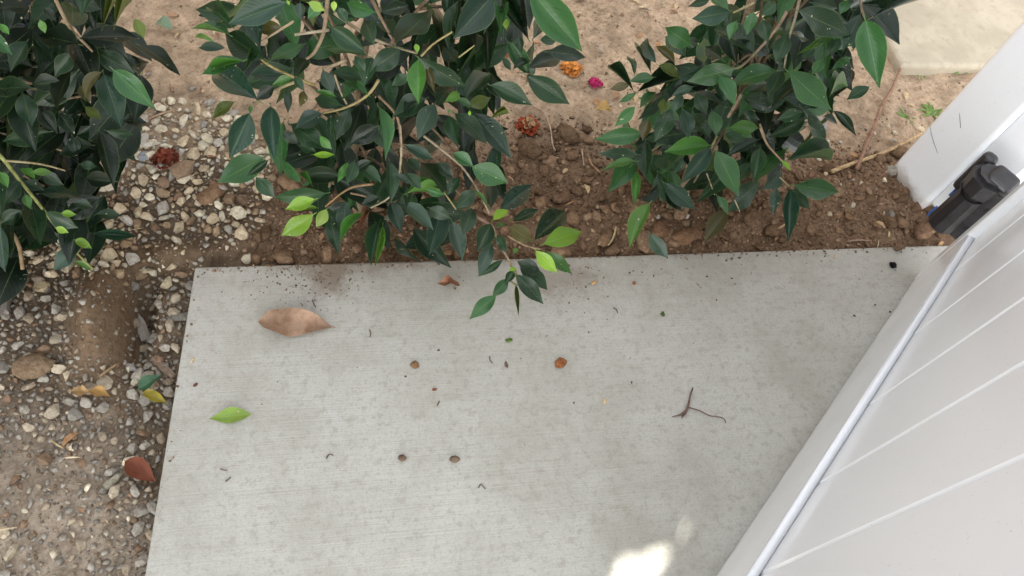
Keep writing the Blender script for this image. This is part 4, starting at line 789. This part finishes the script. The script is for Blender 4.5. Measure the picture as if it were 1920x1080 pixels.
chunk('wood_chip', 307, 690, 12, 52, 7, (0.20, 0.15, 0.11), 'thin brown splinter leaning to the slab edge', 'wood', 0.75)

def stick(name, pts, w0, w1, col, label, cat, zs_=None, lift=0.008):
    P = [(gph(x, y, lift) if zs_ is None else gp(x, y, zs_)) for x, y in pts]; S = spline(P, 4); n = len(S); k = (CP - P[0]).length / FOC / 2
    o = tube(name, S, [(w0 + (w1 - w0) * i / (n - 1)) * k for i in range(n)], M_TWIG, None, 6); o.color = (*col, 1); return setp(o, label, cat)
stick('stick', [(1558, 322), (1600, 306), (1650, 289), (1700, 266), (1730, 248)], 8, 6, (0.50, 0.36, 0.20), 'pale tan stick lying from the post across the soil', 'stick', None, 0.01)
stick('stem', [(1692, 120), (1672, 168), (1655, 195), (1640, 235), (1625, 270), (1606, 318)], 5, 6, (0.30, 0.18, 0.12), 'thin brown dry stem bending down over the pale stick', 'stem', None, 0.014)
stick('stem', [(1000, 198), (1020, 212), (1032, 240), (1036, 270), (1041, 283)], 3, 2.5, (0.50, 0.38, 0.28), 'thin pale root beside the rusty dried flower head', 'root')
stick('stem', [(1091, 280), (1093, 296), (1095, 310)], 3, 2.5, (0.48, 0.36, 0.26), 'short pale rootlet on dark soil between the shrubs', 'root')
stick('stick', [(1104, 298), (1112, 312), (1126, 324)], 5, 3, (0.38, 0.23, 0.13), 'short brown twig left of the right shrub', 'twig')
stick('stick', [(1140, 460), (1150, 445), (1155, 425)], 4, 4, (0.45, 0.36, 0.20), 'short straw coloured stalk standing in dark clods', 'stalk', None, 0.015)
stick('stick', [(1590 - 145, 435), (1460, 428), (1473, 420)], 4, 4, (0.42, 0.30, 0.18), 'small tan twig beside the hanging leaf near the slab', 'twig', None, 0.015)
stick('stick', [(1590, 452), (1612, 450), (1634, 452)], 4, 3, (0.33, 0.22, 0.17), 'thin pinkish twig lying along the far slab edge', 'twig', None, 0.012)
stick('straw', [(97, 826), (108, 834), (120, 841)], 4, 3, (0.48, 0.38, 0.22), 'short straw on gravel left of the slab', 'straw', None, 0.012)
stick('straw', [(-10, 994), (14, 991), (32, 988)], 3, 3, (0.48, 0.38, 0.25), 'pale straw at the lower left edge', 'straw', None, 0.008)
stick('straw', [(186, 706), (205, 692), (218, 683)], 5, 4, (0.33, 0.23, 0.12), 'brown twig piece on gravel below the soil ridge', 'twig', None, 0.012)
stick('straw', [(272, 225), (300, 214), (326, 206)], 4, 3, (0.40, 0.27, 0.18), 'brown twig on the tan soil above the gravel', 'twig')
stick('straw', [(1568, 478), (1564, 484)], 4, 3, (0.6, 0.48, 0.3), 'tiny pale straw on the slab near its far edge', 'straw', 0.002)
rt = empty('root_twig', gp(1285, 770, 0.0), 'forked dark dry root twig lying on the slab near the gate', 'twig')
def rt_piece(pts, w0, w1, name):
    P = [gp(x, y, 0.004) for x, y in pts]; S = spline(P, 4); n = len(S); k = 0.00098 / 2
    o = tube(name, S, [(w0 + (w1 - w0) * i / (n - 1)) * k for i in range(n)], M_TWIG, rt, 6); o.color = (0.17, 0.11, 0.09, 1)
rt_piece([(1299, 727), (1294, 742), (1291, 758), (1286, 772), (1278, 779)], 3, 6, 'main_root'); rt_piece([(1288, 768), (1276, 777), (1260, 781)], 4, 1.5, 'side_root')
rt_piece([(1291, 764), (1312, 770), (1330, 779), (1345, 781), (1357, 785), (1361, 793)], 2.6, 1.6, 'thin_root'); rt_piece([(1286, 773), (1278, 785)], 3, 1, 'side_root')
for i, (pts, lab) in enumerate((([(413, 879), (419, 881), (426, 882)], 'short dark fibre on the slab lower left'), ([(423, 903), (429, 898), (433, 894)], 'tiny dark fibre below the other at lower left'), ([(897, 915), (901, 908), (906, 912), (910, 917)], 'bent black fibre on the slab below the right seed'),
    ([(612, 860), (617, 852), (625, 854)], 'pale brown fibre curl left of the two seeds'), ([(693, 618), (695, 626), (693, 632)], 'short brown fibre right of the large dry leaf'), ([(918, 668), (919, 676), (924, 681)], 'dark hooked fibre left of the bark flake'), ([(1150, 577), (1156, 581), (1158, 587)], 'grey hooked fibre on the slab beside the tiny bud'), ([(586, 562), (588, 569), (592, 576)], 'dark root fibre in the crumbs above the large dry leaf'), ([(820, 760), (824, 752), (822, 756)], 'small brown fibre below the reddish flake'))):
    stick('fibre', pts, 2.2, 1.6, (0.13, 0.09, 0.07), lab, 'fibre', 0.0015)

# ---- weeds by the cream paving slab
M_BLADE = mat_simple('blade', (0.13, 0.24, 0.045), 0.6, 0.3, 0.4)
def tuft(px, py, n, hpx, label):
    P = gph(px, py); t = empty('weed', P, label, 'weed'); k = (CP - P).length / FOC
    for i in range(n):
        a = RNG.random() * 6.28; L = hpx * k * (0.5 + 0.6 * RNG.random()); w = 2.6 * k * (0.6 + 0.8 * RNG.random()); dx, dy = math.cos(a), math.sin(a); b = Vector((RNG.normal() * 3 * k, RNG.normal() * 3 * k, -0.004)); V = []
        for q in (0, 0.35, 0.7, 1.0):
            c = b + Vector((dx * L * q, dy * L * q, L * (0.9 * q - 0.75 * q * q))); ww = w * (1 - q * 0.85); V += [c + Vector((-dy * ww, dx * ww, 0)), c + Vector((dy * ww, -dx * ww, 0.001))]
        mesh_obj('blade', V, [(0, 1, 3, 2), (2, 3, 5, 4), (4, 5, 7, 6)], M_BLADE, t, True)
tuft(1750, 214, 22, 26, 'green weed clump against the side of the post'); tuft(1696, 222, 12, 20, 'small weed left of the clump at the post')
tuft(1795, 128, 11, 26, 'thin grass tuft at the edge of the cream paving slab'); tuft(1706, 130, 9, 18, 'yellowish grass tuft at the corner of the cream paving slab'); tuft(1727, 146, 6, 14, 'tiny weed below the corner of the cream paving slab')

# ------------------------------------------------------------------ shade tree behind the camera (its crown keeps the sun off all but a few spots)
tr_ = empty('shade_tree', (-2.6, -3.9, -0.02), 'tall leafy tree whose crown shades the slab and bed', 'tree')
CC = Vector((0.62, 0.95, 0)) + SUN_DIR * 5.0
e1 = SUN_DIR.cross(Vector((0, 0, 1))).normalized(); e2 = e1.cross(SUN_DIR)
GAPS = [[(1150, 1120), (1160, 1065), (1184, 1048), (1200, 1030), (1224, 1040), (1244, 1026), (1258, 1000), (1286, 998), (1292, 1030), (1280, 1070), (1266, 1120)], [(752, 1068), (760, 1054), (782, 1050), (794, 1064), (780, 1078)], [(1002, 1072), (1010, 1056), (1030, 1058), (1028, 1074)]]
TRNG = np.random.default_rng(11); random.seed(5)
N = 23000; pts = TRNG.normal(size=(N, 3)); pts /= np.linalg.norm(pts, axis=1)[:, None]; pts *= (TRNG.random((N, 1)) ** (1 / 3)) * np.array([1.75, 1.65, 1.3])
pts = pts @ np.array([e1[:], e2[:], SUN_DIR[:]]) + np.array(CC)
g = pts - np.array(SUN_DIR) * (pts[:, 2:3] / SUN_DIR.z); gpx = to_px(g); okk = np.ones(N, bool); bc_px = gpx
for gi, poly in enumerate(GAPS):
    w = [gp(x, y) for x, y in poly]; cx = sum(p.x for p in w) / len(w); cy = sum(p.y for p in w) / len(w)
    big = [(cx + (p.x - cx) + (0.055, 0.057, 0.056)[gi] * (p.x - cx) / max(1e-6, math.hypot(p.x - cx, p.y - cy)), cy + (p.y - cy) + (0.046, 0.050, 0.046)[gi] * (p.y - cy) / max(1e-6, math.hypot(p.x - cx, p.y - cy))) for p in w]
    okk &= ~in_poly(g[:, 0], g[:, 1], big)
pts = pts[okk]; n = len(pts)
A = TRNG.normal(size=(n, 3)); A /= np.linalg.norm(A, axis=1)[:, None]; Nn = np.array(SUN_DIR) * 0.9 + TRNG.normal(size=(n, 3)) * 0.5; A -= Nn * (np.sum(A * Nn, 1) / np.sum(Nn * Nn, 1))[:, None]; A /= np.linalg.norm(A, axis=1)[:, None]; B = np.cross(Nn, A); B /= np.linalg.norm(B, axis=1)[:, None]
s = 0.055 + 0.02 * TRNG.random((n, 1)); V = np.stack([pts - A * s, pts + B * s * 0.5, pts + A * s, pts - B * s * 0.5], 1).reshape(-1, 3) - np.array(tr_.location)
me = bpy.data.meshes.new('crown'); me.vertices.add(len(V)); me.vertices.foreach_set('co', V.ravel()); me.loops.add(n * 4); me.loops.foreach_set('vertex_index', np.arange(n * 4, dtype=np.int32)); me.polygons.add(n); me.polygons.foreach_set('loop_start', np.arange(0, n * 4, 4, dtype=np.int32)); me.update(calc_edges=True)
me.materials.append(mat_simple('tree_leaf', (0.05, 0.10, 0.035), 0.5, 0.3, 0.4, 8)); o = bpy.data.objects.new('crown', me); COL.objects.link(o); o.parent = tr_
b0 = Vector((-2.6, -3.9, -0.2))
tube('trunk', spline([b0, b0 + Vector((0.1, 0.1, 1.2)), b0 + Vector((0.5, 0.5, 2.4)), CC], 5), [0.16 - 0.007 * i for i in range(16)], M_BARK, tr_, 12)
for q in ((0.9, -0.6, 0.5), (-0.9, 0.8, 0.4), (0.9, 0.9, 0.6), (-0.7, -0.8, 0.7)):
    tube('limb', spline([b0 + Vector((0.4, 0.4, 2.1)), CC + Vector(q) * 0.4 + Vector((0, 0, -0.5)), CC + Vector(q) * 1.2], 5), [0.07 - 0.005 * i for i in range(11)], M_BARK, tr_, 8)

# ------------------------------------------------------------------ unseen board screens added on two sides to block low sky light
M_BOARD = mat_simple('screen_board', (0.16, 0.115, 0.08), 0.85, 0.2, 0.4, 20, 0.003)
def add_light_screen(p, q, h, label):
    p, q = Vector(p), Vector(q); t = empty('light_screen', p, label, 'added screen'); d = q - p; L = d.length; d.normalize(); ang = math.atan2(d.y, d.x); n = int(L / 0.15); me = None
    for i in range(n):
        if me is None:
            o = bm_obj('board', box_bm(Matrix.Identity(4), (0, -0.01, 0.0), (0.145, 0.01, h), 0.002, 1), M_BOARD); me = o.data
        else: o = bpy.data.objects.new('board', me); COL.objects.link(o)
        o.parent = t; o.location = (d.x * i * 0.15, d.y * i * 0.15, -0.05); o.rotation_euler = (0, 0, ang + random.uniform(-0.01, 0.01))
add_light_screen((-2.3, -1.0, 0), (-2.3, 3.4, 0), 2.2, 'unseen brown board screen added on the gravel side to block low sky light')
add_light_screen((-2.2, 3.4, 0), (4.0, 3.4, 0), 2.2, 'unseen brown board screen added across the far side to block low sky light')
